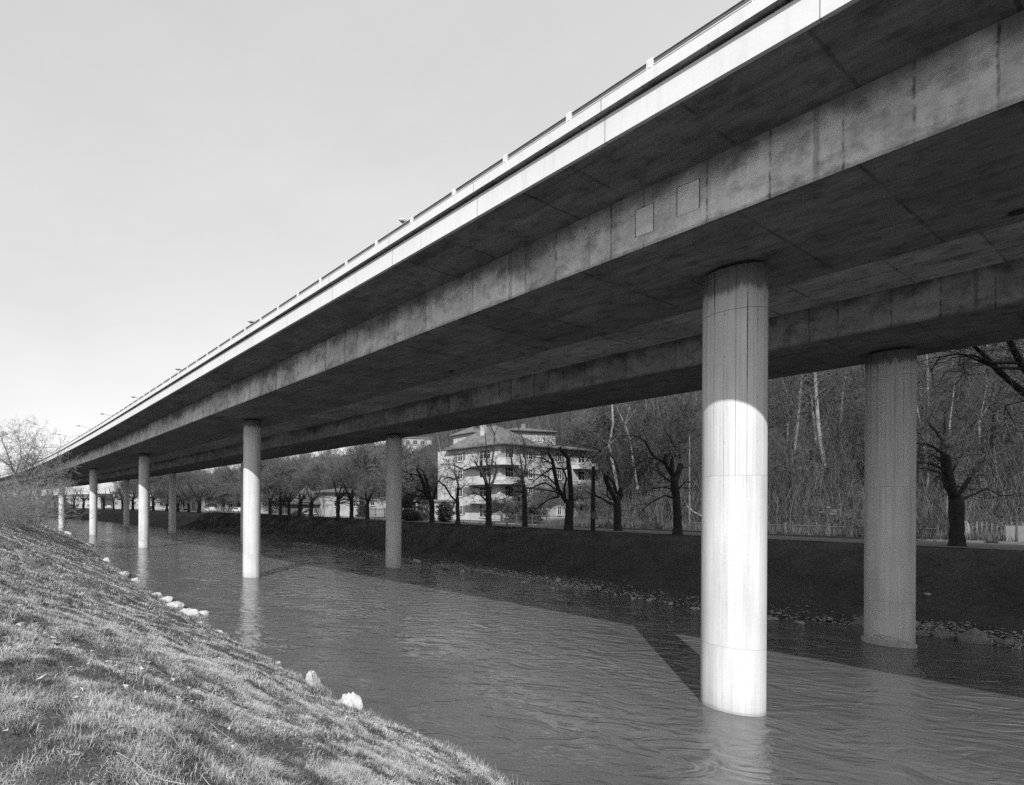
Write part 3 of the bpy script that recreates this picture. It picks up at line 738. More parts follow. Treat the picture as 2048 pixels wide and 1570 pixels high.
# coarse tufts, dead leaves and broken stems that roughen the near bank
def tufts():
    n = 900; r = np.sqrt(rng.uniform(9, 34 ** 2, n)); a = rng.uniform(math.radians(56), math.radians(122), n); X, Y = r * np.cos(a), r * np.sin(a)
    s, o = so(X, Y); k = (o < oL(s) + .05) & (X / Y > -.5); X, Y, r = X[k], Y[k], r[k]; m_ = 46
    xs = np.repeat(X, m_) + rng.normal(0, .07, len(X) * m_); ys = np.repeat(Y, m_) + rng.normal(0, .07, len(X) * m_)
    t = np.repeat(rng.uniform(.05, .95, len(X)), m_) + rng.normal(0, .18, len(xs)); L = np.repeat(rng.uniform(.07, .2, len(X)), m_) * rng.uniform(.5, 1.3, len(xs))
    blades('grass', xs, ys, L, np.repeat(np.clip(r / 1500, .0035, .016), m_), t, M['grass'], rng.uniform(0, 6.28, len(xs)), .8)
    # taller fringe hanging over the water
    n = 26000; s = rng.uniform(-2, 50, n); k = rng.random(n) < np.clip((vnoise(s * 1.7, s * 0) - .25) * 2, .1, 1); s = s[k]; o = oL(s) - np.abs(rng.normal(0, .16, len(s))); X, Y = C(s, o)
    blades('grass', X, Y, rng.uniform(.06, .3, len(s)), .006 + Y * .0003, .45 + rng.normal(0, .25, len(s)), M['grass'], math.radians(28) + rng.normal(0, .5, len(s)), .45)
    # dead leaves
    n = 9000; r = np.sqrt(rng.uniform(4, 22 ** 2, n)); a = rng.uniform(math.radians(56), math.radians(122), n); X, Y = r * np.cos(a), r * np.sin(a); s, o = so(X, Y)
    k = (o < oL(s) - .1) & (X / Y > -.5) & (fbm(s * 1.1 + 5, o * 1.1) > .47); X, Y = X[k], Y[k]; n = len(X); P = np.stack([X, Y, gXY(X, Y) + .03 + .03 * rng.random(n)], -1); w = rng.uniform(.012, .035, n)
    V = P[:, None] + rng.normal(0, 1, (n, 3, 3)) * w[:, None, None] * np.array([1, 1, .5])
    prop(mesh_obj('dead_leaves', V.reshape(-1, 3), np.arange(n * 3).reshape(-1, 3), M['grass'], attr={'tone': np.repeat(rng.random(n) ** 1.3 * 1.1, 3)}), kind='stuff')
tufts()
# bigger dry blades and broken stalks lying on the near bank
def stalks():
    mb = MB()
    for i in range(90):
        X = rnd.uniform(-3.5, 4); Y = rnd.uniform(3.0, 16); s, o = so(X, Y)
        if o[0] > oL(s[0]) - .5 or X / Y < -.5: continue
        a = rnd.uniform(0, 6.28); L = rnd.uniform(.25, .8); pts = []
        for k in range(5):
            x = X + math.cos(a) * L * k / 4; y = Y + math.sin(a) * L * k / 4 + .02 * rnd.random(); pts.append((x, y, float(gXY(x, y)[0]) + .03 + .05 * rnd.random()))
        mb.tube(pts, .0018 + .0018 * rnd.random(), 4)
    prop(mb.build('straw', flat('straw', .30, .8, .3, 9.)), kind='stuff')
stalks()

# ------------------------------------------------------------------ trees
def tubes(segs, nside):
    """segs (N,8): p0 p1 r0 r1 -> prisms"""
    S_ = np.asarray(segs, float); n = len(S_)
    p0, p1, r0, r1 = S_[:, :3], S_[:, 3:6], S_[:, 6], S_[:, 7]
    t = p1 - p0; t /= np.linalg.norm(t, axis=1)[:, None] + 1e-9
    ref = np.where(np.abs(t[:, 2:3]) < .9, np.array([[0, 0, 1.0]]), np.array([[1.0, 0, 0]]))
    a = np.cross(ref, t); a /= np.linalg.norm(a, axis=1)[:, None] + 1e-9; b = np.cross(t, a)
    an = np.arange(nside) * 2 * math.pi / nside
    rg = np.cos(an)[None, :, None] * a[:, None] + np.sin(an)[None, :, None] * b[:, None]
    V = np.concatenate([p0[:, None] + rg * r0[:, None, None], p1[:, None] + rg * r1[:, None, None]], 1)
    j = np.arange(nside); j2 = (j + 1) % nside
    F = np.stack([j, j2, j2 + nside, j + nside], -1)
    return V.reshape(-1, 3), (F[None] + (np.arange(n) * 2 * nside)[:, None, None]).reshape(-1, 4)
class Tree:
    def __init__(s, seed): s.r = random.Random(seed); s.limb = MB(); s.tw = []; s.has = False
    def limbs(s, pts, rad, n=10):
        pts = [Vector(p) for p in pts]
        # refine with a gentle wobble and knots
        P = []; R = []
        for i in range(len(pts) - 1):
            k = max(2, int((pts[i + 1] - pts[i]).length / .35))
            for q in range(k):
                t = q / k; w = rad[i] * (1 - t) + rad[i + 1] * t
                p = pts[i].lerp(pts[i + 1], t)
                if q: p = p + Vector((s.r.uniform(-1, 1), s.r.uniform(-1, 1), s.r.uniform(-1, 1))) * w * .10
                P.append(p); R.append(w * s.r.uniform(.95, 1.07))
        P.append(pts[-1]); R.append(rad[-1])
        s.limb.tube([tuple(p) for p in P], R, n); s.has = True
        return P
    def grow(s, p, d, L, r, lev, up=.0, wob=.25, kids=3, shrink=.55, spread=.8, minr=.004):
        k = max(2, int(L / .28)) if lev > 1 else max(2, int(L / .22)); k = min(k, 7)
        pts = [p]; st = L / k
        for i in range(k):
            d = Vector((d.x + s.r.gauss(0, wob), d.y + s.r.gauss(0, wob), d.z + s.r.gauss(0, wob) + up)).normalized()
            q = p + d * st; ra = r * (1 - .75 * i / k); rb = r * (1 - .75 * (i + 1) / k)
            s.tw.append((*p, *q, max(ra, minr), max(rb, minr))); p = q; pts.append(p)
            if lev > 0 and i >= (1 if L > 1 else 0):
                m = kids if s.r.random() < .75 else kids - 1
                for _ in range(max(1, m) if i == k - 1 else (1 if s.r.random() < kids / 3.2 else 0)):
                    c = Vector((s.r.gauss(0, spread), s.r.gauss(0, spread), s.r.gauss(0, spread * .8)))
                    s.grow(p, (d + c).normalized(), L * shrink * s.r.uniform(.6, 1.25), max(rb * .7, minr), lev - 1, up, wob, kids, shrink, spread, minr)
        return pts
    def twigs_mesh(s, name, mat, parent, nside=3):
        if not s.tw: return None
        T = np.array(s.tw); big = T[:, 6] > .03; out = []
        V = []; F = []; n0 = 0
        for sel, ns in ((big, 6), (~big, nside)):
            if sel.any():
                v, f = tubes(T[sel], ns); V.append(v); F.append(f + n0); n0 += len(v)
        return mesh_obj(name, np.concatenate(V), F, mat, parent)
    def build(s, name, loc, m1, m2, rz=0.):
        root = empty(name, loc, rz)
        if s.has: s.limb.build('trunk', m1, root, smooth=True)
        s.twigs_mesh('crown', m2, root)
        return root
    def sprout(s, P, R, dens, L, lev, up, side=.9, minr=.004, start=.15):
        """short branches along a polyline"""
        n = len(P)
        for i in range(1, n):
            if i / n < start: continue
            seg = (P[i] - P[i - 1]); m = seg.length * dens
            for _ in range(int(m) + (s.r.random() < m % 1)):
                t = s.r.random(); p = P[i - 1].lerp(P[i], t); d = seg.normalized()
                c = Vector((s.r.gauss(0, 1), s.r.gauss(0, 1), s.r.gauss(0, .6) + .2)).normalized()
                s.grow(p, (d * .5 + c * side).normalized(), L * s.r.uniform(.45, 1.3), s.r.uniform(.014, .028), lev, up, wob=.17, kids=2, minr=minr)

def traced(seed, base_px, base_z, limbs, label, name='plane_tree', group=None, mats=('bark', 'twig'), wsc=1.0, depth=None, tw=1.0):
    """limbs: list of (kind, [(px,py),...], w0, w1) in photo pixels; each gets its own depth"""
    if depth is None: X0, Y0 = at_z(*base_px, base_z)
    else: X0, Y0, base_z = at_Y(*base_px, depth)
    k = PXF / Y0; T = Tree(seed); r = T.r; known = []
    for (kind, pts, w0, w1) in limbs:
        def loc(px, py, y): a = at_Y(px, py, Y0 + y); return Vector((a[0] - X0, y, a[2] - base_z))
        L0 = [loc(px, py, 0) for px, py in pts]; y = 0.; q = None
        if known: q = min(known, key=lambda v: (v.x - L0[0].x) ** 2 + (v.z - L0[0].z) ** 2 + (.3 * v.y) ** 2); y = q.y
        dr = -r.uniform(.15, .6) if r.random() < .6 else r.uniform(.05, .25)
        if kind == 't': dr = 0
        run = 0; L = []
        for i, (px, py) in enumerate(pts):
            if i: run += (L0[i] - L0[i - 1]).length
            L.append(loc(px, py, y + dr * run * .6))
        n = len(L); rad = [(w0 + (w1 - w0) * i / (n - 1)) / k / 2 * wsc for i in range(n)]
        if q is not None and (q - L[0]).length > .05: L.insert(0, q.copy()); rad.insert(0, rad[0] * 1.15)
        P = T.limbs(L, rad, 12 if kind == 't' else 8); known += P
        if kind == 't':
            T.limb.tube([(0, 0, -.3), (0, 0, .0), (0, 0, .25), (L[1].x * .2, 0, .6)], [rad[0] * 1.5, rad[0] * 1.35, rad[0] * 1.12, rad[0]], 12)
        if kind == 'l': T.sprout(P, rad, 2.4 * tw, 1.5, 3, .03, minr=.011)
        if kind == 'c':       # cut limb ending in a knot of shoots
            T.sprout(P, rad, 1.8 * tw, 1.1, 2, .08, minr=.011)
            for _ in range(int(9 * tw)): T.grow(P[-1], Vector((r.gauss(0, .7), r.gauss(0, .7), 1)).normalized(), r.uniform(.6, 2.0), .020, 2, .04, wob=.12, kids=2, minr=.009)
        if kind == 's': T.sprout(P, rad, 3.2 * tw, .9, 2, .0, start=.05, minr=.010)
        if kind == 'a': T.sprout(P, rad, 3.4 * tw, 1.3, 2, -.03, start=.15, minr=.011)
    root = T.build(name, (X0, Y0, base_z), M[mats[0]], M[mats[1]])
    prop(root, label, 'tree', group); return root
def Z(ox, oy, sc):
    return lambda *p: [(ox + a / sc, oy + b / sc) for a, b in p]
G = 'pollarded plane trees in a row on the far bank'
za = Z(1100, 760, 4.906); zb = Z(880, 820, 6.4); zc = Z(600, 880, 6.827); zd = Z(1830, 680, 3.738)
traced(1, (1355, 1071), GZ - .05, [
    ('t', za((1252, 1525), (1250, 1300), (1240, 1150)), 14, 13), ('t', za((1240, 1160), (1222, 1060), (1215, 950)), 13, 12),
    ('c', za((1215, 960), (1160, 880), (1130, 800), (1130, 690)), 7, 5), ('c', za((1215, 950), (1190, 870), (1200, 775)), 8, 6),
    ('c', za((1235, 970), (1270, 870), (1300, 770), (1285, 690), (1300, 620)), 10, 7), ('c', za((1285, 720), (1265, 640)), 8, 6),
    ('s', za((1230, 660), (1130, 480), (1090, 300), (1060, 180)), 4, 1), ('s', za((1275, 650), (1270, 430), (1240, 200)), 3, 1),
    ('s', za((1210, 640), (1180, 520), (1200, 330)), 3, 1), ('s', za((1310, 640), (1370, 520), (1400, 300)), 2.4, .8), ('s', za((1290, 640), (1310, 400), (1350, 200)), 2.4, .8),
    ('l', za((1130, 820), (1010, 740), (930, 600), (850, 550), (750, 545)), 5, 1.5), ('l', za((1120, 800), (1030, 770), (940, 765), (830, 860), (740, 920)), 4, 1),
    ('l', za((1190, 1000), (1130, 960), (1060, 900), (980, 845)), 4, 1.2), ('a', za((1190, 1070), (1110, 1050), (1000, 1070), (880, 1130)), 3.4, 1),
    ('a', za((1215, 1165), (1130, 1130), (1000, 1200), (930, 1250), (870, 1340)), 4, 1), ('l', za((1300, 860), (1400, 830), (1490, 790)), 4, 1.2),
    ('a', za((1250, 1080), (1330, 1000), (1420, 1010)), 3, 1), ('s', za((1300, 780), (1340, 700), (1400, 640)), 2.4, .8)],
    'bare plane tree with a knotted bulging fork, the first one left of the front pier', group=G)
traced(2, (1236, 1063), GZ - .05, [
    ('t', za((665, 1490), (662, 1340), (660, 1180)), 13, 12), ('c', za((645, 1170), (590, 1080), (545, 970), (525, 830), (500, 690)), 8, 6),
    ('l', za((500, 700), (450, 660), (380, 645), (290, 635), (190, 595)), 5, 1.3), ('l', za((500, 730), (430, 735), (380, 760), (320, 840)), 4, 1),
    ('c', za((675, 1160), (700, 1050), (700, 930), (650, 800), (575, 695)), 8, 5), ('c', za((650, 800), (690, 740), (712, 705)), 5, 4),
    ('s', za((712, 960), (722, 800), (720, 620), (700, 480)), 3, 1), ('c', za((655, 1110), (620, 1000), (570, 950), (540, 930)), 5, 3),
    ('a', za((630, 1225), (560, 1195), (500, 1155), (430, 1125), (350, 1095)), 5, 1.2), ('a', za((640, 1190), (560, 1140), (560, 1040), (450, 1040)), 3, 1),
    ('a', za((690, 1180), (740, 1080), (820, 1020), (940, 990)), 3, 1), ('s', za((530, 850), (450, 900), (430, 1000)), 2.4, .8)],
    'bare plane tree with two long limbs bowing apart, right of the thin bank pole', group=G)
traced(3, (1137, 1062), GZ - .05, [
    ('t', za((180, 1478), (188, 1330), (195, 1190)), 15, 14), ('c', zb((1680, 1160), (1665, 900), (1640, 620), (1600, 560), (1535, 500)), 9, 6),
    ('c', zb((1610, 1170), (1510, 1000), (1460, 780), (1440, 650), (1380, 530)), 8, 5), ('c', zb((1600, 1130), (1590, 1000), (1620, 880), (1580, 760)), 5, 3),
    ('l', zb((1590, 760), (1470, 740), (1370, 755)), 4, 2), ('l', zb((1440, 745), (1330, 810), (1200, 910), (1170, 960)), 3.6, 1.2),
    ('a', zb((1560, 1090), (1460, 1040), (1300, 1015), (1100, 1005)), 4, 1), ('a', zb((1520, 1110), (1400, 1140), (1270, 1230), (1170, 1320)), 4, 1),
    ('a', zb((1480, 960), (1380, 850), (1240, 830), (1100, 830)), 3.4, 1), ('a', zb((1440, 700), (1330, 620), (1200, 600), (1100, 620)), 3, 1),
    ('l', zb((1640, 600), (1720, 560), (1800, 640), (1870, 620)), 3, 1), ('s', zb((1500, 1030), (1350, 930), (1220, 970), (1150, 1030)), 3, 1), ('s', zb((1380, 540), (1280, 580), (1120, 560)), 2.4, .8), ('a', zb((1690, 1160), (1790, 1110), (1850, 1180)), 3, 1)],
    'heavy plane tree with a wide V fork before the right half of the apartment house', group=G)
traced(4, (1050, 1055), GZ - .05, [
    ('t', zb((1088, 1505), (1085, 1250), (1075, 1000)), 9, 8), ('c', zb((1075, 1000), (1050, 880), (980, 800), (925, 690), (900, 560)), 5, 3),
    ('c', zb((1060, 900), (1080, 800), (1100, 690), (1085, 560)), 4, 2.4), ('c', zb((1050, 880), (1045, 740), (1020, 560)), 4, 2.4),
    ('a', zb((1095, 1000), (1200, 990), (1310, 930), (1420, 960), (1470, 1040)), 3.4, 1), ('a', zb((1070, 1060), (980, 1040), (900, 1100), (760, 1160)), 3, 1), ('a', zb((1060, 980), (960, 940), (850, 980)), 3, 1),
    ('a', zb((1090, 820), (1180, 760), (1300, 700)), 3, 1), ('s', zb((1070, 600), (1075, 400), (1010, 250), (980, 120)), 2.6, .8)],
    'slender bare plane tree before the dark evergreen, at the middle of the apartment house', group=G)
traced(5, (977, 1052), GZ - .05, [
    ('t', zb((622, 1480), (625, 1200), (622, 1000)), 11, 10), ('c', zb((610, 1000), (570, 860), (520, 760), (530, 650)), 7, 5),
    ('c', zb((640, 1000), (690, 880), (725, 770), (712, 690)), 5, 3), ('c', zb((630, 980), (640, 860), (640, 760)), 4, 3), ('c', zb((520, 770), (470, 700), (445, 670)), 4, 3),
    ('l', zb((500, 770), (420, 735), (310, 770), (180, 705), (0, 700)), 4, 1.2), ('a', zb((600, 1170), (520, 1090), (420, 1065), (310, 1110)), 4, 1),
    ('s', zb((660, 720), (690, 500), (700, 300), (760, 170)), 3, .8), ('s', zb((600, 700), (590, 480), (575, 200)), 3, .8), ('s', zb((700, 320), (640, 180)), 2, .8), ('a', zb((570, 1010), (440, 980), (330, 970)), 3, 1)],
    'plane tree with clipped stubs and two tall shoots before the apartment house balconies', group=G)
traced(6, (915, 1049), GZ - .05, [
    ('t', zb((232, 1470), (228, 1300), (222, 1120)), 8, 7), ('c', zb((222, 1130), (235, 960), (210, 860), (180, 810)), 5, 3),
    ('l', zb((205, 1170), (140, 1100), (60, 960), (0, 935)), 4, 1.4), ('a', zb((240, 1020), (300, 980), (335, 930)), 3, 1), ('l', zb((185, 890), (120, 860), (60, 880), (30, 940)), 3, 1),
    ('s', zb((190, 820), (180, 640), (200, 500)), 2, .8), ('s', zb((215, 900), (260, 760), (340, 700)), 2, .8)],
    'thin bare plane tree at the left corner of the apartment house', group=G)
traced(7, (864, 1047), GZ - .05, [
    ('t', zc((1800, 1140), (1805, 960), (1790, 800)), 10, 10), ('c', zc((1760, 800), (1700, 660), (1650, 480), (1590, 400)), 6, 4), ('c', zc((1780, 790), (1740, 600), (1690, 430), (1610, 370)), 6, 4),
    ('c', zc((1810, 800), (1850, 700), (1862, 600)), 5, 4), ('c', zc((1740, 760), (1660, 700), (1570, 650)), 5, 3), ('l', zc((1720, 640), (1620, 480), (1500, 460), (1400, 420)), 4, 1.2),
    ('a', zc((1740, 770), (1560, 760), (1440, 720), (1400, 690)), 4, 1.2), ('a', zc((1750, 800), (1640, 800), (1540, 880), (1400, 895)), 4, 1), ('l', zc((1500, 470), (1560, 540), (1430, 590)), 3, 1),
    ('l', zc((1840, 560), (1900, 560), (1980, 640), (2060, 770)), 4.4, 1.4), ('s', zc((1700, 450), (1740, 300), (1700, 150)), 2.4, .8), ('l', zc((1870, 600), (1930, 500), (2050, 510)), 3, 1)],
    'plane tree with a brush of upright stubs, right of the slender second-row pier', group=G)
traced(8, (1914, 1095), GZ - .05, [
    ('t', zd((313, 1550), (312, 1350), (305, 1180)), 20, 19), ('t', zd((300, 1190), (255, 1070), (230, 900), (225, 730)), 16, 12),
    ('c', zd((225, 760), (235, 660), (230, 550)), 8, 5), ('c', zd((205, 740), (170, 680), (125, 640), (105, 600)), 8, 5), ('c', zd((245, 730), (300, 680), (345, 600)), 5, 3.4),
    ('l', zd((325, 1160), (400, 1040), (480, 945), (560, 880), (650, 830), (740, 790), (815, 765)), 7, 3), ('l', zd((262, 905), (350, 830), (440, 745), (442, 650), (490, 575)), 5, 2),
    ('l', zd((275, 990), (330, 890), (370, 810)), 4, 2), ('a', zd((210, 850), (140, 800), (90, 775), (20, 770)), 5, 1.6), ('a', zd((205, 965), (150, 935), (80, 920), (10, 920)), 5, 1.6), ('a', zd((210, 1000), (150, 980), (90, 960), (10, 960)), 4, 1.4),
    ('a', zd((205, 915), (150, 870), (80, 835)), 4, 1.2), ('l', zd((350, 1195), (450, 1150), (540, 1110), (640, 1165), (760, 1160)), 4, 1.2), ('a', zd((640, 830), (660, 740), (680, 690), (640, 610)), 3, 1), ('a', zd((680, 690), (750, 680), (800, 650)), 2.4, .8),
    ('a', zd((260, 870), (300, 825), (360, 820)), 3, 1), ('a', zd((490, 940), (530, 860), (580, 815)), 2.4, .8), ('a', zd((210, 1020), (160, 1020), (130, 1075)), 2.4, .8)],
    'largest bare plane tree, black trunk right of the second-row pier', group=G)
# leaning limbs of a tree whose trunk stands outside the frame, right
X0, Y0 = at_z(2230, 1108, GZ)
traced(9, (2230, 1108), GZ - .05, [
    ('t', [(2230, 1108), (2235, 960), (2215, 880)], 24, 22), ('l', [(2215, 890), (2120, 830), (2048, 786), (2000, 745), (1970, 712), (1945, 690)], 14, 5),
    ('l', [(2225, 900), (2100, 790), (2048, 738), (2028, 700), (2008, 660)], 12, 7), ('a', [(1980, 725), (1950, 712), (1915, 708), (1880, 714), (1858, 745)], 5, 1), ('a', [(1990, 735), (1960, 722), (1930, 712), (1900, 716)], 5, 1.2),
    ('s', [(2040, 720), (2030, 690), (2045, 660)], 3, 1), ('a', [(2100, 800), (2050, 800), (2010, 812), (2030, 850)], 3, 1)],
    'tree outside the right edge reaching thick leaning limbs into the top corner under the deck', group=None, mats=('bark', 'twig_pale'))

def where(x, y):
    u = PX0 + PXF * x / y
    for lim, w in ((40, 'behind the willow'), (120, 'left of the fifth front-row pier'), (185, 'left of the fourth front-row pier'), (250, 'right of the fourth front-row pier'), (290, 'left of the third front-row pier'), (340, 'right of the third front-row pier'),
                   (420, 'above the far street bend'), (485, 'just left of the second front-row pier'), (560, 'just right of the second front-row pier'), (640, 'above the low hut'), (700, 'above the long garage house'), (770, 'by the steep-gabled house'),
                   (860, 'right of the slender second-row pier'), (940, 'left of the apartment house'), (1010, 'above the apartment house corner'), (1080, 'above the middle of the apartment house'), (1180, 'above the right end of the apartment house'), (1250, 'right of the apartment house'),
                   (1330, 'left of the knotted plane tree'), (1400, 'left of the front pier'), (1545, 'behind the front pier'), (1610, 'right of the front pier'), (1680, 'midway between the two right-hand piers'), (1735, 'left of the second-row pier'),
                   (1840, 'behind the second-row pier'), (1900, 'right of the second-row pier'), (1960, 'above the largest plane tree'), (2010, 'above the slatted fence'), (9999, 'by the right frame edge')):
        if u < lim: return w
# ---- other trees of the row: grown by rule
def plane_tree(seed, H=3.0, r0=.26, tall=True):
    T = Tree(seed); r = T.r
    lean = (r.gauss(0, .12), r.gauss(0, .12))
    top = Vector((lean[0], lean[1], H * .8)); T.limbs([(0, 0, -.3), (0, 0, .1), (0, 0, .5), top], [r0 * 1.5, r0 * 1.3, r0, r0 * .92], 10)
    for i in range(r.choice((3, 4, 5))):
        a = r.uniform(0, 6.28); el = r.uniform(.7, 1.25); L = r.uniform(1.8, 3.4)
        d = Vector((math.cos(a) * math.cos(el), math.sin(a) * math.cos(el), math.sin(el)))
        p1 = top + d * L * .5 + Vector((0, 0, -.1)); p2 = p1 + (d + Vector((r.gauss(0, .25), r.gauss(0, .25), .5))).normalized() * L * .5
        P = T.limbs([top - Vector((0, 0, .2)), p1, p2], [r0 * .55, r0 * .4, r0 * .34], 7)
        T.sprout(P, None, 1.3, 1.0, 2, .04)
        for _ in range(9): T.grow(P[-1], Vector((r.gauss(0, .8), r.gauss(0, .8), 1)).normalized(), r.uniform(.8, 2.2), .014, 2, .05, wob=.14, kids=2)
    for i in range(9):
        a = r.uniform(0, 6.28); h = r.uniform(.75, 1.25) * H * .8; L = r.uniform(1.6, 3.6); p = Vector((lean[0], lean[1], h)); pts = [p]
        d = Vector((math.cos(a), math.sin(a), r.uniform(.1, .6)))
        for k in range(5): d = (d + Vector((0, 0, -.10)) + Vector((r.gauss(0, .15), r.gauss(0, .15), r.gauss(0, .1)))).normalized(); pts.append(pts[-1] + d * L / 5)
        P = T.limbs(pts, [.06, .05, .04, .03, .02, .012], 5); T.sprout(P, None, 2.6, .9, 2, .0)
    return T
protos = [plane_tree(30 + i, 3.0 + .25 * (i % 3), .24 + .02 * i) for i in range(5)]
proto_obj = {}
row = [(735, 1038), (703, 1037), (676, 1037), (622, 1033), (599, 1033), (578, 1032), (561, 1031), (540, 1030)]
rowlab = ['with a wide fork, first one left of the slender second-row pier', 'with a straight stem before the long white garage house', 'with a low crooked fork before the white house end', 'second left of the white house end, upright before the hut roof', 'leaning a little, before the dark hut roof',
          'with light branch wood, in the tangled part of the row', 'with low sweeping branches, left of the tangled part', 'first one right of the second pier of the front row']
for i, (px, py) in enumerate(row):
    x, y = at_z(px, py, GZ + .13); k = i % 5
    if k not in proto_obj: o = protos[k].build('plane_tree', (x, y, GZ - .05), M['bark'], M['twig']); proto_obj[k] = o
    else: o = copy_tree(proto_obj[k]); o.location = (x, y, GZ - .05)
    o.rotation_euler = (0, 0, rnd.uniform(0, 6.28)); sc = rnd.uniform(1.08, 1.28); o.scale = (sc, sc, sc)
    prop(o, 'bare plane tree ' + rowlab[i], 'tree', G)
ss_ = [64.5, 70, 76, 92, 101, 108, 116, 124, 131, 139, 147, 155, 163, 172, 181, 190, 200, 210, 221, 232, 244, 256]
for i, s in enumerate(ss_[6:]):
    x, y = C(s, float(oC(s)) + rnd.uniform(-.2, .6)); o = copy_tree(proto_obj[rnd.randrange(5)]); o.location = (x, y, GZ - .05)
    o.rotation_euler = (0, 0, rnd.uniform(0, 6.28)); sc = rnd.uniform(1.25, 1.6); o.scale = (sc, sc, sc)
    prop(o, ('small' if sc < 1.42 else 'large') + ' bare pollarded tree of the distant far-bank row ' + where(x, y), 'tree', 'distant trees of the far-bank row')

def blocked(x, y):
    u = PX0 + PXF * x / y
    return (1008 < u < 1125 and 60 < y < 124) or (930 < u < 985 and 60 < y < 135) or (800 < u < 885 and 60 < y < 185) or (722 < u < 775 and 60 < y < 120 ) or (880 < u < 1180 and y < 100 and y > 60)
# ---- garden and street trees with dense fine crowns (middle distance)
def round_tree(seed, H=9., r0=.16, lev=4, kids=3, spread=.55, trunk=.25, minr=.017, L=.33):
    T = Tree(seed); r = T.r; P = T.limbs([(0, 0, -.3), (0, 0, .3), (r.gauss(0, .2), r.gauss(0, .2), H * trunk)], [r0 * 1.2, r0, r0 * .8], 7)
    for i in range(6):
        a = i * 1.05 + r.random(); el = r.uniform(.6, 1.3)
        T.grow(P[-1], Vector((math.cos(a) * math.cos(el), math.sin(a) * math.cos(el), math.sin(el))), H * L, r0 * .45, lev, .03, wob=.16, kids=kids, shrink=.68, spread=spread, minr=minr)
    return T
rt = [round_tree(60 + i, 10 + i, .15 + .01 * i, 4, 3, .5) for i in range(3)]
print('round tree segs', [len(t.tw) for t in rt])
rp = []
garden = [(58, 40, 1.0), (66, 41, .9), (74, 43.5, 1.1), (84, 41, 1), (92, 44, 1.1), (100, 41, 1.3), (110, 43, 1.4), (118, 41, 1.0), (128, 44, 1.2), (140, 42, 1.1), (152, 45, 1.1), (165, 43, 1.2),
          (64, 58, 1.2), (90, 56, 1.2), (98, 60, 1.3), (108, 55, 1.3), (120, 58, 1.3), (133, 56, 1.3), (146, 60, 1.3), (160, 57, 1.3), (175, 60, 1.4), (192, 56, 1.4), (26, 60, 1.0), (52, 70, 1.1), (60, 74, 1.2),
          (45, 76, 1.2), (36, 73, 1.2), (210, 60, 1.5), (230, 64, 1.5), (70, 66, 1.2), (115, 70, 1.4), (130, 74, 1.4), (150, 75, 1.4)]
garden += [(60 + 4.4 * i, 46 + 9 * (i % 3) + rnd.uniform(-2, 2), rnd.uniform(1.1, 1.6)) for i in range(36)]
garden = [(s + rnd.uniform(-2, 2), o_, sc) for s, o_, sc in garden]; garden = [g for g in garden if not blocked(*C(g[0], g[1] + float(oC(g[0])) - 27.6))]
for i, (s, o_, sc) in enumerate(garden):
    x, y = C(s, o_ + float(oC(s)) - 27.6); z = float(gXY(x, y)[0]) - .1
    if i < 3: o = rt[i].build('garden_tree', (x, y, z), M['bark'], M['twig_pale']); rp.append(o)
    else: o = copy_tree(rp[i % 3]); o.location = (x, y, z)
    o.rotation_euler = (0, 0, rnd.uniform(0, 6.28)); o.scale = (sc, sc, sc * rnd.uniform(.9, 1.1))
    prop(o, ('small' if sc < 1.15 else 'middle-sized' if sc < 1.3 else 'large') + ' fine-twigged garden tree ' + ('near the street ' if o_ < 50 else 'behind the houses ') + where(x, y), 'tree', 'bare garden trees behind the far-bank row')

for i, (px, py, sc, w) in enumerate(((1003, 1044, .38, 'before the corner balconies'), (1092, 1046, .45, 'before the right half of the apartment house'), (1165, 1048, .5, 'at the right end of the apartment house'))):
    x, y = at_z(px, py, GZ + .1); o = copy_tree(rp[i % 3]); o.location = (x, y, GZ - .1); o.scale = (sc, sc, sc); o.rotation_euler = (0, 0, i * 2.1)
    prop(o, 'small bare ornamental tree ' + w, 'tree', 'ornamental trees in the apartment garden')
# ---- wooded hillside
def wood_tree(seed, H=15., r0=.14, minr=.013):
    T = Tree(seed); r = T.r; pts = [Vector((0, 0, -.5))]; d = Vector((r.gauss(0, .06), r.gauss(0, .06), 1)).normalized()
    for i in range(7): d = Vector((d.x + r.gauss(0, .05), d.y + r.gauss(0, .05), 1)).normalized(); pts.append(pts[-1] + d * H / 7)
    P = T.limbs(pts, [r0 * (1 - .11 * i) for i in range(8)], 6)
    for i, p in enumerate(P):
        f = i / len(P)
        if f < .3: continue
        for _ in range(2 if f < .9 else 4):
            if r.random() < .75:
                a = r.uniform(0, 6.28); el = r.uniform(.2, 1.0)
                T.grow(p, Vector((math.cos(a) * math.cos(el), math.sin(a) * math.cos(el), math.sin(el))), H * .17 * (1.25 - f) * r.uniform(.6, 1.3), r0 * .22, 2, .06, wob=.16, kids=2, shrink=.6, spread=.6, minr=minr)
    return T
def thicket(seed, R=2.2, H=2.6, n=60, minr=.006):
    T = Tree(seed); r = T.r
    for i in range(n):
        a = r.uniform(0, 6.28); q = R * math.sqrt(r.random()); el = r.uniform(.5, 1.5); b = r.uniform(0, 6.28)
        T.grow(Vector((q * math.cos(a), q * math.sin(a), -.1)), Vector((math.cos(b) * math.cos(el), math.sin(b) * math.cos(el), math.sin(el))), H * r.uniform(.4, 1), .012, 2, -.02, wob=.2, kids=2, shrink=.5, minr=minr)
    return T
wt = [wood_tree(80 + i, 13 + 2 * i, .12 + .015 * i) for i in range(4)]
print('wood segs', [len(t.tw) for t in wt])
wp = []
cnt = 0
cands = []
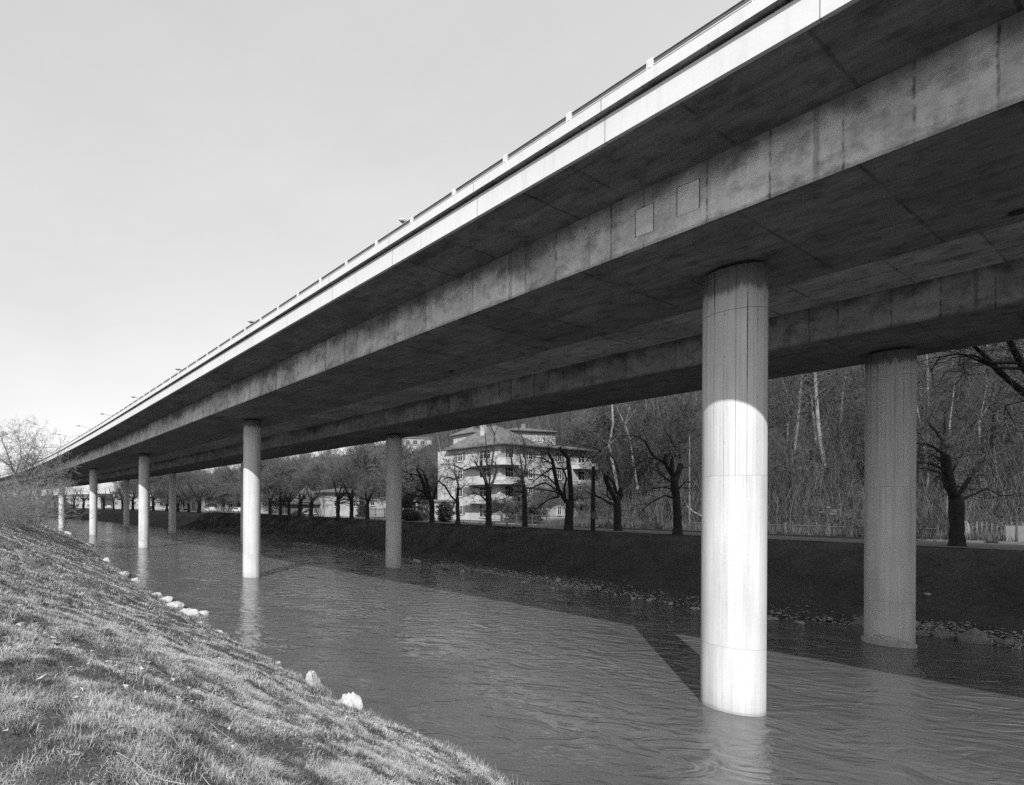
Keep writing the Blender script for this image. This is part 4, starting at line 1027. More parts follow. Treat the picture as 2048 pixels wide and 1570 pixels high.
for i in range(4000):
    s = rnd.uniform(-12, 230) if i % 2 else rnd.uniform(-8, 45); hf = float(np.interp(s, [-400, 0, 10, 17, 24, 42, 120, 260, 600], [42.5, 42.5, 39.5, 40.5, 47, 64, 72, 95, 160])) + 1.5
    o_ = hf + abs(rnd.gauss(0, 1)) * (22 if s < 45 else 34) + (3 if s > 45 else 0)
    x, y = C(s, o_)
    if y < 5 or x / y > 1.62 or x / y < -.4 or blocked(x, y): continue
    dmin = 1.7 if s < 45 else 4.0
    if any((x - a) ** 2 + (y - b) ** 2 < dmin ** 2 for a, b in cands): continue
    cands.append((float(x), float(y)))
    if len(cands) >= 295: break
HB = []   # house footprints to keep clear, filled below with centres
for i, (x, y) in enumerate(cands):
    z = float(gXY(x, y)[0]) - .1
    pale = rnd.random() < .45
    k = i % 8 if i < 8 else rnd.randrange(8); k = k - 1 if k % 2 and rnd.random() < .4 and i >= 8 else k; pale = k % 2 == 1
    if i < 8: o = wt[i % 4].build('woodland_tree', (x, y, z), M['bark_pale' if i % 2 else 'bark'], M['twig_hill']); wp.append(o)
    else: o = copy_tree(wp[k]); o.location = (x, y, z)
    o.rotation_euler = (rnd.gauss(0, .05), rnd.gauss(0, .05), rnd.uniform(0, 6.28)); q = rnd.uniform(.55, 1.05); o.scale = (q, q, q)
    prop(o, ('short ' if q < .72 else 'tall ' if q > .9 else '') + ('pale-stemmed' if pale else 'dark-stemmed') + (' slim' if k % 4 < 2 else ' stout') + ' woodland tree ' + ('low' if z < 10 else 'mid' if z < 20 else 'high') + ' on hillside ' + where(x, y), 'tree', 'bare trees of the hillside wood')
print('wood trees', len(cands))
# undergrowth of the hill: twigs and leaf litter, one mass
def undergrowth():
    n = 170000; s = np.concatenate([rng.uniform(-12, 30, n * 2 // 3), rng.uniform(20, 150, n - n * 2 // 3)])
    hf = np.interp(s, [-400, 0, 10, 17, 24, 42, 120, 260, 600], [42.5, 42.5, 39.5, 40.5, 47, 64, 72, 95, 160])
    o = hf - 2.0 + np.abs(rng.normal(0, 1, n)) * np.where(s < 45, 20, 30); X, Y = C(s, o); Zg = gz(s, o)
    k = (Y > 5) & (X / np.maximum(Y, 1) < 1.62); X, Y, Zg = X[k], Y[k], Zg[k]; n = len(X)
    cl = fbm(X * .35, Y * .35); k = rng.random(n) < np.clip((cl - .3) * 3, .1, 1); X, Y, Zg, cl = X[k], Y[k], Zg[k], cl[k]; n = len(X)
    L = rng.uniform(.25, 1.5, n) * (.5 + cl); a = rng.uniform(0, 6.28, n); el = np.clip(rng.normal(.75, .5, n), .05, 1.5)
    d = np.stack([np.cos(a) * np.cos(el), np.sin(a) * np.cos(el), np.sin(el)], -1); p0 = np.stack([X, Y, Zg + rng.uniform(-.05, .25, n)], -1)
    p1 = p0 + d * L[:, None] * .55; d2 = d + np.stack([rng.normal(0, .35, n), rng.normal(0, .35, n), rng.normal(-.2, .3, n)], -1); p2 = p1 + d2 * L[:, None] * .45
    w = np.clip(Y, 35, 120) / 45 * rng.uniform(.005, .014, n)
    V1, F1 = tubes(np.concatenate([p0, p1, w[:, None], (w * .7)[:, None]], 1), 3); V2, F2 = tubes(np.concatenate([p1, p2, (w * .7)[:, None], (w * .3)[:, None]], 1), 3)
    m_ = 16000; i_ = rng.integers(0, n, m_); q0 = p0[i_] + rng.normal(0, .5, (m_, 3)) * [1, 1, .05]; hh = rng.uniform(1.5, 4.5, m_)
    dd = np.stack([rng.normal(0, .22, m_), rng.normal(0, .22, m_), np.ones(m_)], -1); q1 = q0 + dd * (hh * .5)[:, None]; q2 = q1 + (dd + rng.normal(0, .25, (m_, 3))) * (hh * .5)[:, None]; ww = w[i_] * 1.3
    p0 = np.concatenate([p0, q0]); p1 = np.concatenate([p1, q1]); p2 = np.concatenate([p2, q2]); w = np.concatenate([w, ww])
    V1, F1 = tubes(np.concatenate([p0, p1, w[:, None], (w * .7)[:, None]], 1), 3); V2, F2 = tubes(np.concatenate([p1, p2, (w * .7)[:, None], (w * .3)[:, None]], 1), 3)
    t = np.repeat(np.clip(rng.normal(.35, .28, n + m_), 0, 1), 6)
    prop(mesh_obj('undergrowth', np.concatenate([V1, V2]), [F1, F2 + len(V1)], M['brush'], attr={'tone': np.concatenate([t, t])}), kind='stuff')
    # leaves on the ground
    n = 60000; s = rng.uniform(-12, 60, n); hf = np.interp(s, [-400, 0, 10, 17, 24, 42, 120, 260, 600], [42.5, 42.5, 39.5, 40.5, 47, 64, 72, 95, 160]); o = hf - 1 + np.abs(rng.normal(0, 18, n)); X, Y = C(s, o); k = Y > 5; X, Y = X[k], Y[k]; n = len(X); Zg = gXY(X, Y) + .05
    w = rng.uniform(.05, .12, n); P = np.stack([X, Y, Zg], -1)
    V = P[:, None] + rng.normal(0, 1, (n, 3, 3)) * w[:, None, None] * np.array([1, 1, .6]); F = np.arange(n * 3).reshape(-1, 3)
    prop(mesh_obj('leaf_litter', V.reshape(-1, 3), F, M['brush'], attr={'tone': np.repeat(rng.random(n) ** 1.6, 3)}), kind='stuff')
undergrowth()
# tall dry weeds along the foot of the hill behind the path (right part)
def weeds():
    n = 26000; s = rng.uniform(-8, 34, n); o = np.array([okb(q) for q in s]) + .5 + np.abs(rng.normal(0, 2.6, n)) + np.where(s > 20, 4.5 * (s - 20) / 10, 0); X, Y = C(s, o)
    k = Y > 5; X, Y, s, o = X[k], Y[k], s[k], o[k]; n = len(X)
    blades('weeds', X, Y, rng.uniform(.15, .95, n), .022, .35 + rng.normal(0, .3, n), M['brush'], rng.uniform(0, 6.28, n), .25)
weeds()
# pale leaning logs and props of young trees on the hill foot
def polething(name, px, py0, py1, Y, r, label, cat, cross=None, mat='wood'):
    x, _, z0 = at_Y(px, py0, Y); x2, _, z1 = at_Y(px, py1, Y)
    g = float(gXY(x, Y)[0]); root = empty(name, (x, Y, min(z0, g)))
    mb = MB(); mb.tube([(0, 0, 0), ((x2 - x) * .5, 0, (z1 - z0) * .5), (x2 - x, 0, z1 - min(z0, g))], [r * 1.15, r, r * .85], 8); mb.build('pole', M[mat], root)
    if cross:
        pyc, half = cross; _, _, zc_ = at_Y(px, pyc, Y); mb = MB(); mb.box(-half, half, -r * 1.9, -r * .9, zc_ - min(z0, g) - .05, zc_ - min(z0, g) + .05); mb.build('crossbar', M[mat], root)
    return prop(root, label, cat)
YY = 54.
polething('wooden_pole', 1575, 1016, 848, 52, .065, 'pale thin pole with a crossbar right of the front pier, on the hill foot', 'pole', (907, .62))
polething('wooden_pole', 1588, 1000, 860, 56, .05, 'darker bare pole directly behind the pole with the wide crossbar', 'pole', None, 'wood_dark')
polething('wooden_pole', 1639, 1040, 870, 50, .06, 'pale pole with a short crossbar beside the leaning pale trunk', 'pole', (909, .25))
polething('wooden_pole', 1379, 1060, 870, 50, .05, 'very thin straight pole just left of the front pier', 'pole')
def log(px0, py0, px1, py1, Y0, Y1, r, label, name='log'):
    a = at_Y(px0, py0, Y0); b = at_Y(px1, py1, Y1)
    o = empty(name, a); T = MB(); v = Vector(b) - Vector(a)
    pts = [tuple(v * t + Vector((0, 0, .06 * math.sin(t * 9)))) for t in np.linspace(0, 1, 8)]; T.tube(pts, [r * (1.1 - .4 * t) for t in np.linspace(0, 1, 8)], 8); T.build('stem', M['bark_pale'], o, smooth=True)
    return prop(o, label, 'log')
log(1905, 1056, 1835, 1016, 43, 46, .11, 'long pale log slanting down left behind the largest plane tree')
log(1862, 1066, 1832, 1050, 42.5, 43.5, .10, 'short pale log below the long slanting one')
log(1700, 1044, 1643, 1002, 48, 50, .07, 'pale prop slanting right from the leaning trunk foot')
log(1620, 1046, 1641, 1004, 48, 50, .06, 'pale prop slanting left from the leaning trunk foot')
log(1405, 1035, 1372, 1012, 50, 51, .08, 'pale log slanting beside the thin pole left of the front pier')
# named pale stems standing out on the hill
def stem(pts, w0, w1, Y, label, seed, mats=('bark_pale', 'twig_hill')):
    b = pts[0]; x, _, z = at_Y(b[0], b[1], Y)
    traced(seed, b, 0, [('t', pts, w0, w1)] + [('a', [pts[-1], (pts[-1][0] + d, pts[-1][1] - 30), (pts[-1][0] + 2 * d, pts[-1][1] - 70)], 2, .8) for d in (-14, 8, 20)] + [('a', [pts[len(pts) // 2], (pts[len(pts) // 2][0] + d, pts[len(pts) // 2][1] - 25)], 2, .7) for d in (-30, 25)], label, 'woodland_tree', None, mats, depth=Y)
stem([(1641, 1004), (1637, 940), (1630, 870), (1622, 790)], 6, 3.5, 51, 'pale slightly leaning trunk between the two front piers, held by slanting props', 201)
stem([(1879, 850), (1868, 800), (1856, 750), (1845, 715)], 8, 5, 50, 'bright birch-like trunk top rising behind the largest plane tree', 202)
stem([(1972, 840), (1975, 790), (1966, 760), (1952, 722)], 6, 4, 52, 'wavy pale trunk above the fence, right of the largest plane tree', 203)
stem([(2006, 1040), (1997, 990), (1980, 960), (1960, 900), (1958, 840)], 7, 4, 44, 'thin pale trunk bending left out of the slatted fence', 204)
stem([(2046, 1050), (2038, 1000), (2036, 950), (2035, 900)], 9, 6, 43, 'pale trunk standing over the pale panels at the right edge', 205)
stem([(1236, 978), (1226, 930), (1218, 890), (1226, 850), (1224, 800)], 5, 3, 62, 'bright thin trunk seen through the fork right of the thin bank pole', 206)
stem([(1275, 975), (1268, 930), (1260, 880), (1250, 850)], 4, 3, 66, 'pale thin stem left of the knotted plane tree', 207)
stem([(1122, 1035), (1120, 960), (1118, 900), (1117, 830), (1116, 790)], 5, 3, 88, 'tall dark trunk rising above the roof behind the apartment house', 208, ('bark', 'twig'))

# ---- willow and thicket on the near bank, left
zx, zy, zz_ = hit(46, 1043)
traced(21, (46, 1043), zz_, [('t', [(46, 1043), (55, 1010), (62, 985)], 13, 7), ('l', [(62, 985), (75, 960), (100, 940), (118, 905)], 6, 1.5), ('l', [(58, 1000), (40, 970), (30, 948), (18, 930), (2, 922)], 6, 2),
    ('l', [(30, 950), (42, 920), (40, 885), (28, 862)], 4, 1), ('l', [(30, 950), (12, 900), (0, 870)], 4, 1.2), ('l', [(62, 985), (48, 940), (60, 900), (75, 870)], 4, 1), ('a', [(75, 960), (110, 955), (140, 975)], 3, 1), ('a', [(100, 940), (130, 930), (142, 938)], 2.4, 1),
    ('l', [(50, 1010), (80, 1000), (110, 1003)], 3, 1), ('s', [(18, 930), (-20, 900), (-40, 870)], 3, 1), ('a', [(55, 1000), (30, 985), (5, 990)], 3, 1), ('l', [(40, 960), (70, 925), (90, 890)], 3, 1), ('l', [(60, 990), (68, 940), (60, 905)], 3, 1)],
    'bare willow with a leaning trunk on the near bank at the left edge', 'willow_tree', None, ('bark', 'twig_shrub'), depth=zy, tw=2.6, wsc=.6)
th = [thicket(90 + i, 2.0, 2.8, 55) for i in range(2)]
tp = []
for i, (px, py, sc, lab) in enumerate([(8, 1052, 1.3, 'left of the willow foot'), (28, 1046, 1.2, 'around the willow foot'), (2, 1046, 1.7, 'tallest, at the very left edge'), (62, 1042, .9, 'right of the willow foot'), (18, 1040, 1.6, 'behind the willow foot'), (80, 1040, .8, 'low at the water right of the willow'), (45, 1041, 1.8, 'wrapped round the willow trunk'), (10, 1043, 2.1, 'tall and thick left of the willow')]):
    x, y, z = hit(px, py)
    if i < 2: o = th[i].build('shrub', (x, y, z), M['bark'], M['twig_shrub']); tp.append(o)
    else: o = copy_tree(tp[i % 2]); o.location = (x, y, z)
    sc *= .9; o.scale = (sc, sc, sc); o.rotation_euler = (0, 0, i)
    prop(o, 'bare tangled shrub ' + lab, 'shrub', 'tangled shrubs on the near bank')
for i, (s, o_) in enumerate([(84, -15), (90, -12), (96, -17), (104, -14), (112, -16), (122, -12), (60, -27), (70, -24), (78, -22)]):
    x, y = C(s, o_); o = copy_tree(tp[i % 2]); o.location = (x, y, float(gXY(x, y)[0])); o.scale = (1.25, 1.25, 1.2); o.rotation_euler = (0, 0, i * 1.3)
    prop(o, 'bare tangled shrub farther along the near bank behind the willow', 'shrub', 'shrubs behind the willow')
# a tree beyond the left edge whose shadow falls on the bank
for (s, o_, sc, lab) in ():
    x, y = C(s, o_); o = copy_tree(proto_obj[1]); o.location = (x, y, float(gXY(x, y)[0])); o.scale = (sc, sc, sc); prop(o, lab, 'tree')

# ---- evergreens and hedges by the houses
def leafy(name, loc, R, H, n, label, cat, seed, mat='ever', cone=True, sz=.09):
    r = np.random.default_rng(seed); t = r.random(n) ** (.6 if cone else .5)
    h = (1 - t) * H if cone else r.random(n) * H
    rad = (R * (1 - h / H * .8) if cone else R * np.sqrt(np.clip(1 - (2 * h / H - 1) ** 2, .05, 1))) * (r.uniform(.35, 1.05, n)) * (1 + .25 * np.sin(h * 7))
    a = r.uniform(0, 6.28, n); P = np.stack([rad * np.cos(a), rad * np.sin(a), h + .1], -1)
    V = P[:, None] + r.normal(0, 1, (n, 3, 3)) * sz; root = empty(name, loc)
    mb = MB(); mb.tube([(0, 0, -.2), (0, 0, H * .7)], [.10, .04], 7); mb.build('trunk', M['bark'], root)
    mesh_obj('crown', V.reshape(-1, 3), np.arange(n * 3).reshape(-1, 3), M[mat], root, attr={'tone': np.repeat(r.random(n), 3)})
    return prop(root, label, cat)
def gat(px, py, z=GZ): x, y = at_z(px, py, z); return (x, y, z)
leafy('evergreen_tree', gat(1040, 1043), 2.0, 6.0, 5000, 'dark evergreen tree before the middle of the apartment house', 'tree', 1)
leafy('shrub', gat(1062, 1047), 1.6, 1.8, 3000, 'dark round bush right of the evergreen tree', 'shrub', 2, cone=False)
leafy('evergreen_tree', gat(845, 1041), 1.5, 6.5, 4500, 'dark slim evergreen between the slender pier and the plane tree with upright stubs', 'tree', 3)
leafy('evergreen_tree', gat(724, 1035), 1.0, 4.6, 3000, 'small dark conifer in front of the long white garage house', 'tree', 4)
leafy('shrub', gat(890, 1044), 1.2, 2.6, 3000, 'dark bush by the arched gate left of the apartment house', 'shrub', 5, cone=False)
leafy('shrub', gat(820, 1042), 2.0, 1.6, 3000, 'low clipped bush right of the slender second-row pier', 'shrub', 6, cone=False)

# ------------------------------------------------------------------ houses
def window(parent, face, a, z, w=1.0, h=1.4, shut=False, bars=2):
    """face 'f' : on y=0 looking to -y, a = x ; face 'l' : on x=0 looking to -x, a = y"""
    def bx(mb, u0, u1, d0, d1, z0, z1):
        if face == 'f': mb.box(u0, u1, -d1, -d0, z0, z1)
        else: mb.box(-d1, -d0, u0, u1, z0, z1)
    m1 = MB(); t = .07
    bx(m1, a - w / 2, a + w / 2, .0, .06, z, z + t); bx(m1, a - w / 2, a + w / 2, .0, .06, z + h - t, z + h)
    bx(m1, a - w / 2, a - w / 2 + t, .0, .06, z + t, z + h - t); bx(m1, a + w / 2 - t, a + w / 2, .0, .06, z + t, z + h - t)
    for k in range(1, bars):
        c = a - w / 2 + w * k / bars; bx(m1, c - .03, c + .03, .0, .055, z + t, z + h - t)
    bx(m1, a - w / 2 + t, a + w / 2 - t, .0, .052, z + h * .62, z + h * .62 + .05)
    f = m1.build('window', M['frame'], parent)
    m2 = MB(); bx(m2, a - w / 2 + t, a + w / 2 - t, .004, .02, z + t, z + h - t); m2.build('pane', M['glass'], f)
    m3 = MB(); bx(m3, a - w / 2 - .08, a + w / 2 + .08, .0, .14, z - .09, z - .003); m3.build('sill', M['plaster'], f)
    if shut:
        for sg in (-1, 1):
            m4 = MB(); c = a + sg * (w / 2 + .02 + w * .24); bx(m4, c - w * .23, c + w * .23, .003, .05, z, z + h); m4.build('shutter', M['shutter'], f)
def hip(mb, x0, x1, y0, y1, z, rise, ov=.7, th=.18, ridge=None):
    x0 -= ov; x1 += ov; y0 -= ov; y1 += ov
    w, d = x1 - x0, y1 - y0
    if w >= d: r0 = (x0 + d / 2, (y0 + y1) / 2); r1 = (x1 - d / 2, (y0 + y1) / 2)
    else: r0 = ((x0 + x1) / 2, y0 + w / 2); r1 = ((x0 + x1) / 2, y1 - w / 2)
    v = [(x0, y0, z), (x1, y0, z), (x1, y1, z), (x0, y1, z), (x0, y0, z + th), (x1, y0, z + th), (x1, y1, z + th), (x0, y1, z + th), (*r0, z + rise), (*r1, z + rise)]
    f = [(0, 3, 2, 1), (0, 1, 5, 4), (1, 2, 6, 5), (2, 3, 7, 6), (3, 0, 4, 7)]
    if w >= d: f += [(4, 5, 9, 8), (5, 6, 9), (6, 7, 8, 9), (7, 4, 8)]
    else: f += [(4, 5, 8), (5, 6, 9, 8), (6, 7, 9), (7, 4, 8, 9)]
    mb.add(v, f)
def gable(mb, x0, x1, y0, y1, z, rise, ov=.5, th=.16):
    # ridge along y, gable towards -y
    c = (x0 + x1) / 2; k = rise / ((x1 - x0) / 2); xa, xb = x0 - ov, x1 + ov; za = z - ov * k; ya, yb = y0 - ov, y1 + ov
    v = [(xa, ya, za), (c, ya, z + rise), (xb, ya, za), (xa, ya, za + th), (c, ya, z + rise + th), (xb, ya, za + th)]
    v += [(x, yb, zz) for x, _, zz in v]
    mb.add(v, [(0, 1, 4, 3), (1, 2, 5, 4), (6, 9, 10, 7), (7, 10, 11, 8), (3, 4, 10, 9), (4, 5, 11, 10), (0, 6, 7, 1), (1, 7, 8, 2), (0, 3, 9, 6), (2, 8, 11, 5)])
def house(px, eave_py, Y, head, w, d, label, roof='hip', rise=2.5, wins=(), mat='plaster', name='house', chim=True, zb=None, group=None, left=()):
    x, _, ze = at_Y(px, eave_py, Y); g = float(gXY(x, Y)[0]) if zb is None else zb; g = min(g, ze - 2.5); g = max(g, ze - 8.5); h = ze - g
    r = empty(name, (x, Y, g), math.radians(head))
    mb = MB(); mb.box(0, w, 0, d, -12 if Y > 105 else -2.5, h)
    if roof == 'gable': c = w / 2; mb.add([(0, 0, h), (w, 0, h), (c, 0, h + rise), (0, d, h), (w, d, h), (c, d, h + rise)], [(0, 1, 2), (3, 5, 4), (0, 2, 5, 3), (1, 4, 5, 2)])
    mb.build('wall', M[mat], r)
    rb = MB(); 
    if roof == 'hip': hip(rb, 0, w, 0, d, h + .003, rise)
    elif roof == 'gable': gable(rb, 0, w, 0, d, h + .02, rise)
    else: rb.box(-.3, w + .3, -.3, d + .3, h + .003, h + .3)
    rf = rb.build('roof', M['tiles'] if roof != 'flat' else M['plaster2'], r)
    if chim: cb = MB(); cb.box(w * .6, w * .6 + .6, d * .5, d * .5 + .6, h + rise * .4, h + rise + .9); cb.build('chimney', M['plaster2'], rf)
    for q in wins: window(r, 'f', *q)
    for q in left: window(r, 'l', *q)
    return prop(r, label, 'house', group)
# apartment house
bx_, by_ = .4727 * 76, 76.0
ap = empty('apartment_house', (bx_, by_, GZ), math.radians(26))
prop(ap, 'four-storey pale apartment house with wrap-around corner balconies and a hipped roof behind the plane trees', 'apartment house')
mb = MB(); mb.box(0, 21.5, 0, 12, -2, 11.1); mb.build('wall', M['plaster'], ap)
rb = MB(); hip(rb, 0, 7.5, 0, 9, 11.103, 3.6, .95); rf = rb.build('roof', M['tiles'], ap)
rb = MB(); hip(rb, 7.6, 21.5, 0, 12, 11.1, 1.9, .9); rb.build('roof', M['tiles'], ap)
cb = MB(); cb.box(1.5, 2.1, 4.2, 4.8, 12, 15.2); cb.build('chimney', M['plaster'], rf)
mb = MB()
def lsh(mb, q, z0, z1, t=None):
    """corner-wrapping slab (or parapet shell of thickness t)"""
    arc = [(-q, 5.2), (-q, .4)] + [(-q + q * 1.15 * (1 - math.cos(a)) * .9, -q * math.sin(a) + .2) for a in np.linspace(.15, math.pi / 2, 6)] + [(3.8, -q)]
    if t is None: pts = arc + [(3.8, -.002), (-.002, -.002), (-.002, 5.2)]
    else: pts = arc + [(x + (t if i < 2 else t * .7 if i < 7 else 0), y + (0 if i < 2 else t)) for i, (x, y) in list(enumerate(arc))[::-1]]
    n = len(pts); mb.add([(x, y, z0) for x, y in pts] + [(x, y, z1) for x, y in pts], [tuple(range(n))[::-1], tuple(range(n, 2 * n))] + [(i, (i + 1) % n, n + (i + 1) % n, n + i) for i in range(n)])
for z in (2.55, 5.35, 8.15):
    m = MB(); lsh(m, 1.5, z, z + .18); b = m.build('balcony', M['plaster'], ap); m = MB(); lsh(m, 1.49, z + .182, z + 1.05, .1); m.build('balcony_parapet', M['plaster'], b)
    m = MB(); m.box(16.6, 21.2, -1.3, -.002, z, z + .16); b = m.build('balcony', M['plaster'], ap)
    m = MB(); m.box(16.62, 21.18, -1.28, -1.20, z + .162, z + .98); m.box(16.62, 16.70, -1.199, -.003, z + .162, z + .98); m.box(21.10, 21.18, -1.199, -.003, z + .162, z + .98); m.build('balcony_parapet', M['plaster'], b)
for z in (.8, 3.6, 6.4, 9.2):
    if z > 9: hh = 1.35
    else: hh = 1.45
    window(ap, 'l', 7.3, z, 1.0, hh, True); window(ap, 'l', 2.6, z - .3, 2.0, hh + .4, False, 3)
    for u in (1.9,): window(ap, 'f', u, z - .3, 1.8, hh + .4, False, 3)
    for u in (6.6, 9.9, 13.4): window(ap, 'f', u, z, 1.0, hh, z > 2, 2)
    window(ap, 'f', 18.9, z - .3, 1.8, hh + .3, False, 2)
wn = [(1.5, 3.2, .9, 1.3, True), (4.0, 3.2, .9, 1.3, True), (1.5, .6, .9, 1.3), (4.0, .6, .9, 1.3)]
def wz(h, n=3, dx=2.4, x0=1.6, w=.9, hh=1.3, sh=True): return [(x0 + dx * i, z, w, hh, sh) for i in range(n) for z in np.arange(h - 2.0, .3, -2.8)]
def hs(px, py, Y):
    x, _, ze = at_Y(px, py, Y); return ze - max(min(float(gXY(x, Y)[0]), ze - 2.5), ze - 8.5)
house(1024, 862, 108, 12, 10.5, 9, 'white upper house with a wide dark eave showing above the apartment house roof', 'hip', 1.5, [(1.6, hs(1024, 862, 108) - 1.9, .7, 1.5), (6.3, hs(1024, 862, 108) - 1.9, .6, 1.5), (7.8, hs(1024, 862, 108) - 1.9, .6, 1.5)], name='house')
house(944, 866, 118, 20, 5, 6, 'small white house gable left above the apartment house roof', 'hip', 1.8, [(1.3, hs(944, 866, 118) - 1.7, .7, 1.2), (3.4, hs(944, 866, 118) - 1.7, .7, 1.2)])
house(806, 876, 168, 10, 10, 8, 'long white villa high on the slope right of the slender second-row pier', 'flat', .3, wz(hs(806, 876, 168), 3, 2.6, 1.6, 1.5, 1.4, False), chim=False)
hz = hs(733, 972, 106)
house(733, 972, 106, 14, 5.6, 9, 'steep-gabled white house with a dark canopy line, left of the slender second-row pier', 'gable', 4.6, [(2.8, hz + .7, .8, 1.2, False), (1.6, hz - 2.0, .8, 1.3, True), (4.0, hz - 2.0, .8, 1.3, True)])
hz = hs(653, 985, 97)
house(653, 985, 97, 16, 12.5, 7, 'long low white garage house with a dark eave behind the three slim plane trees', 'hip', .9, [(2.0, hz - 2.6, 1.0, 1.2), (6.0, hz - 2.6, 1.0, 1.2), (9.5, hz - 2.4, .9, 1.1)], chim=False)
house(598, 1009, 99, 16, 5.0, 5, 'low hut with a large grey sloping roof beside the long garage house', 'hip', 3.6, [(1.4, .8, .8, 1.0), (3.4, .8, .8, 1.0)], mat='plaster2', chim=False)
hz = hs(520, 974, 128)
house(520, 974, 128, 22, 8, 8, 'white house with a small roof, mostly hidden by twigs right of the second front-row pier', 'hip', 2.6, wz(hz, 3, 2.3))
hz = hs(868, 1003, 81)
house(868, 1003, 82, 20, 3.6, 4.5, 'low annex with a dark gateway between two plane trees, left of the apartment house', 'flat', .2, [(1.8, .15, 1.7, 2.2, False, 2)], chim=False)
for i, (px, py, Y, hd, w, lab) in enumerate([(126, 992, 235, 0, 17, 'long low pale building with a window row far off between two front-row piers'), (300, 985, 190, 10, 12, 'pale house behind twigs right of the third front-row pier'),
        (405, 985, 165, 14, 12, 'pale house glimpsed left of the second front-row pier'), (448, 972, 175, 14, 9, 'pale house above the tangled trees, just left of the second front-row pier'), (225, 985, 215, 5, 12, 'pale house glimpsed between the fourth and third front-row piers')]):
    hz = hs(px, py, Y); house(px, py, Y, hd, w, 8, lab, 'flat' if i == 0 else 'hip', .4 if i == 0 else 2.4, wz(hz, int(w / 2.6), 2.5, 1.5, 1.2, 1.2, False), chim=i > 0)
for i, (px, py, Y, w, lab) in enumerate([(560, 940, 185, 10, 'pale house high in the wood behind the twig crowns'), (640, 915, 190, 9, 'small pale house high on the slope above the low hut'), (300, 960, 260, 10, 'pale house on the far hill above the third front-row pier')]):
    hz = hs(px, py, Y); house(px, py, Y, 14, w, 8, lab, 'hip', 2.4, wz(hz, 3, 2.8))

# ------------------------------------------------------------------ fences, poles, panels
def fence(name, s0, s1, of, h, pitch, pw, label, mat='wood_dark', rails=(.3, .85), post=2.4, posts_mat=None, jitter=.0, base=None):
    x, y = C(s0, of(s0)); z0 = float(gXY(x, y)[0]) if base is None else base; r = empty(name, (x, y, z0)); L = abs(s1 - s0)
    mb = MB(); k = 0
    for s in np.arange(s0, s1, pitch):
        a, b = C(s, of(s)); zz = (float(gXY(a, b)[0]) if base is None else base) - z0; hh = h * (1 + rnd.uniform(-1, 1) * jitter)
        lx = rnd.uniform(-1, 1) * jitter * .15
        mb.tube([(a - x, b - y, zz - .05), (a - x + lx, b - y, zz + hh)], pw, 4)
    mb.build('picket_row', M[mat], r)
    for f in rails:
        pts = [(C(s, of(s))[0] - x, C(s, of(s))[1] - y, (float(gXY(*C(s, of(s)))[0]) if base is None else base) - z0 + h * f) for s in np.arange(s0, s1 + .01, 1.5)]
        mb = MB(); mb.tube(pts, .03, 4); mb.build('rail', M[mat], r)
    for s in np.arange(s0, s1, post):
        a, b = C(s, of(s)); zz = (float(gXY(a, b)[0]) if base is None else base) - z0; mb = MB(); mb.box(a - x - .05, a - x + .05, b - y - .05, b - y + .05, zz - .1, zz + h * 1.06); mb.build('post', M[posts_mat or mat], r)
    return prop(r, label, 'fence')
f1 = lambda s: float(st1(s)) + .4
fence('iron_fence', 19, 42, f1, 1.25, .16, .012, 'dark iron railing along the street before the apartment house', 'steel')
fence('stake_fence', 55, 84, f1, 1.7, .28, .03, 'tall stake fence along the street before the garage house', 'wood_dark', posts_mat='wood')
fence('stake_fence', 84.5, 150, f1, 1.5, .4, .03, 'distant stake fence along the street left of the hut', 'wood_dark', posts_mat='wood')
f2 = lambda s: okb(s) + .9
fence('stake_fence', 2.5, 17, f2, 1.0, .45, .02, 'thin ragged stake fence in the dry weeds between the two front piers', 'wood_dark', jitter=.35)
sF, oF = so(*at_z(1975, 1082, GZ)); 
fence('slatted_fence', float(sF[0]) - 1.35, float(sF[0]) + 1.5, lambda s: float(oF[0]) + .1, 1.3, .2, .05, 'short slatted wooden fence right of the largest plane tree', 'wood', jitter=.04, base=GZ)
def panel(px, py, w, h, label, name='sheet_panel'):
    x, y = at_z(px, py, GZ); r = empty(name, (x, y, GZ), math.radians(-62)); mb = MB(); mb.box(0, w, -.02, .02, .03, h); mb.build('board', M['panel'], r)
    mb = MB(); mb.box(-.06, -.002, -.04, .04, -.1, h + .04); mb.box(w * .5 - .02, w * .5 + .02, -.045, -.021, 0, h); mb.build('post', M['steel'], r); return prop(r, label, 'panel')
panel(2012, 1087, 1.0, 1.15, 'pale upright sheet panel beside the slatted fence'); panel(2036, 1088, 1.4, 1.15, 'pale sheet panel cut by the right frame edge')
x, y = at_z(1928, 1082, GZ); r = empty('stone_post', (x, y, GZ)); mb = MB(); mb.tube([(0, 0, -.1), (0, 0, .7), (0, 0, 1.25), (0, 0, 1.4)], [.3, .28, .2, .08], 10); mb.build('shaft', M['plaster2'], r, smooth=True); prop(r, 'pale rounded stone marker between the largest plane tree and the slatted fence', 'post')
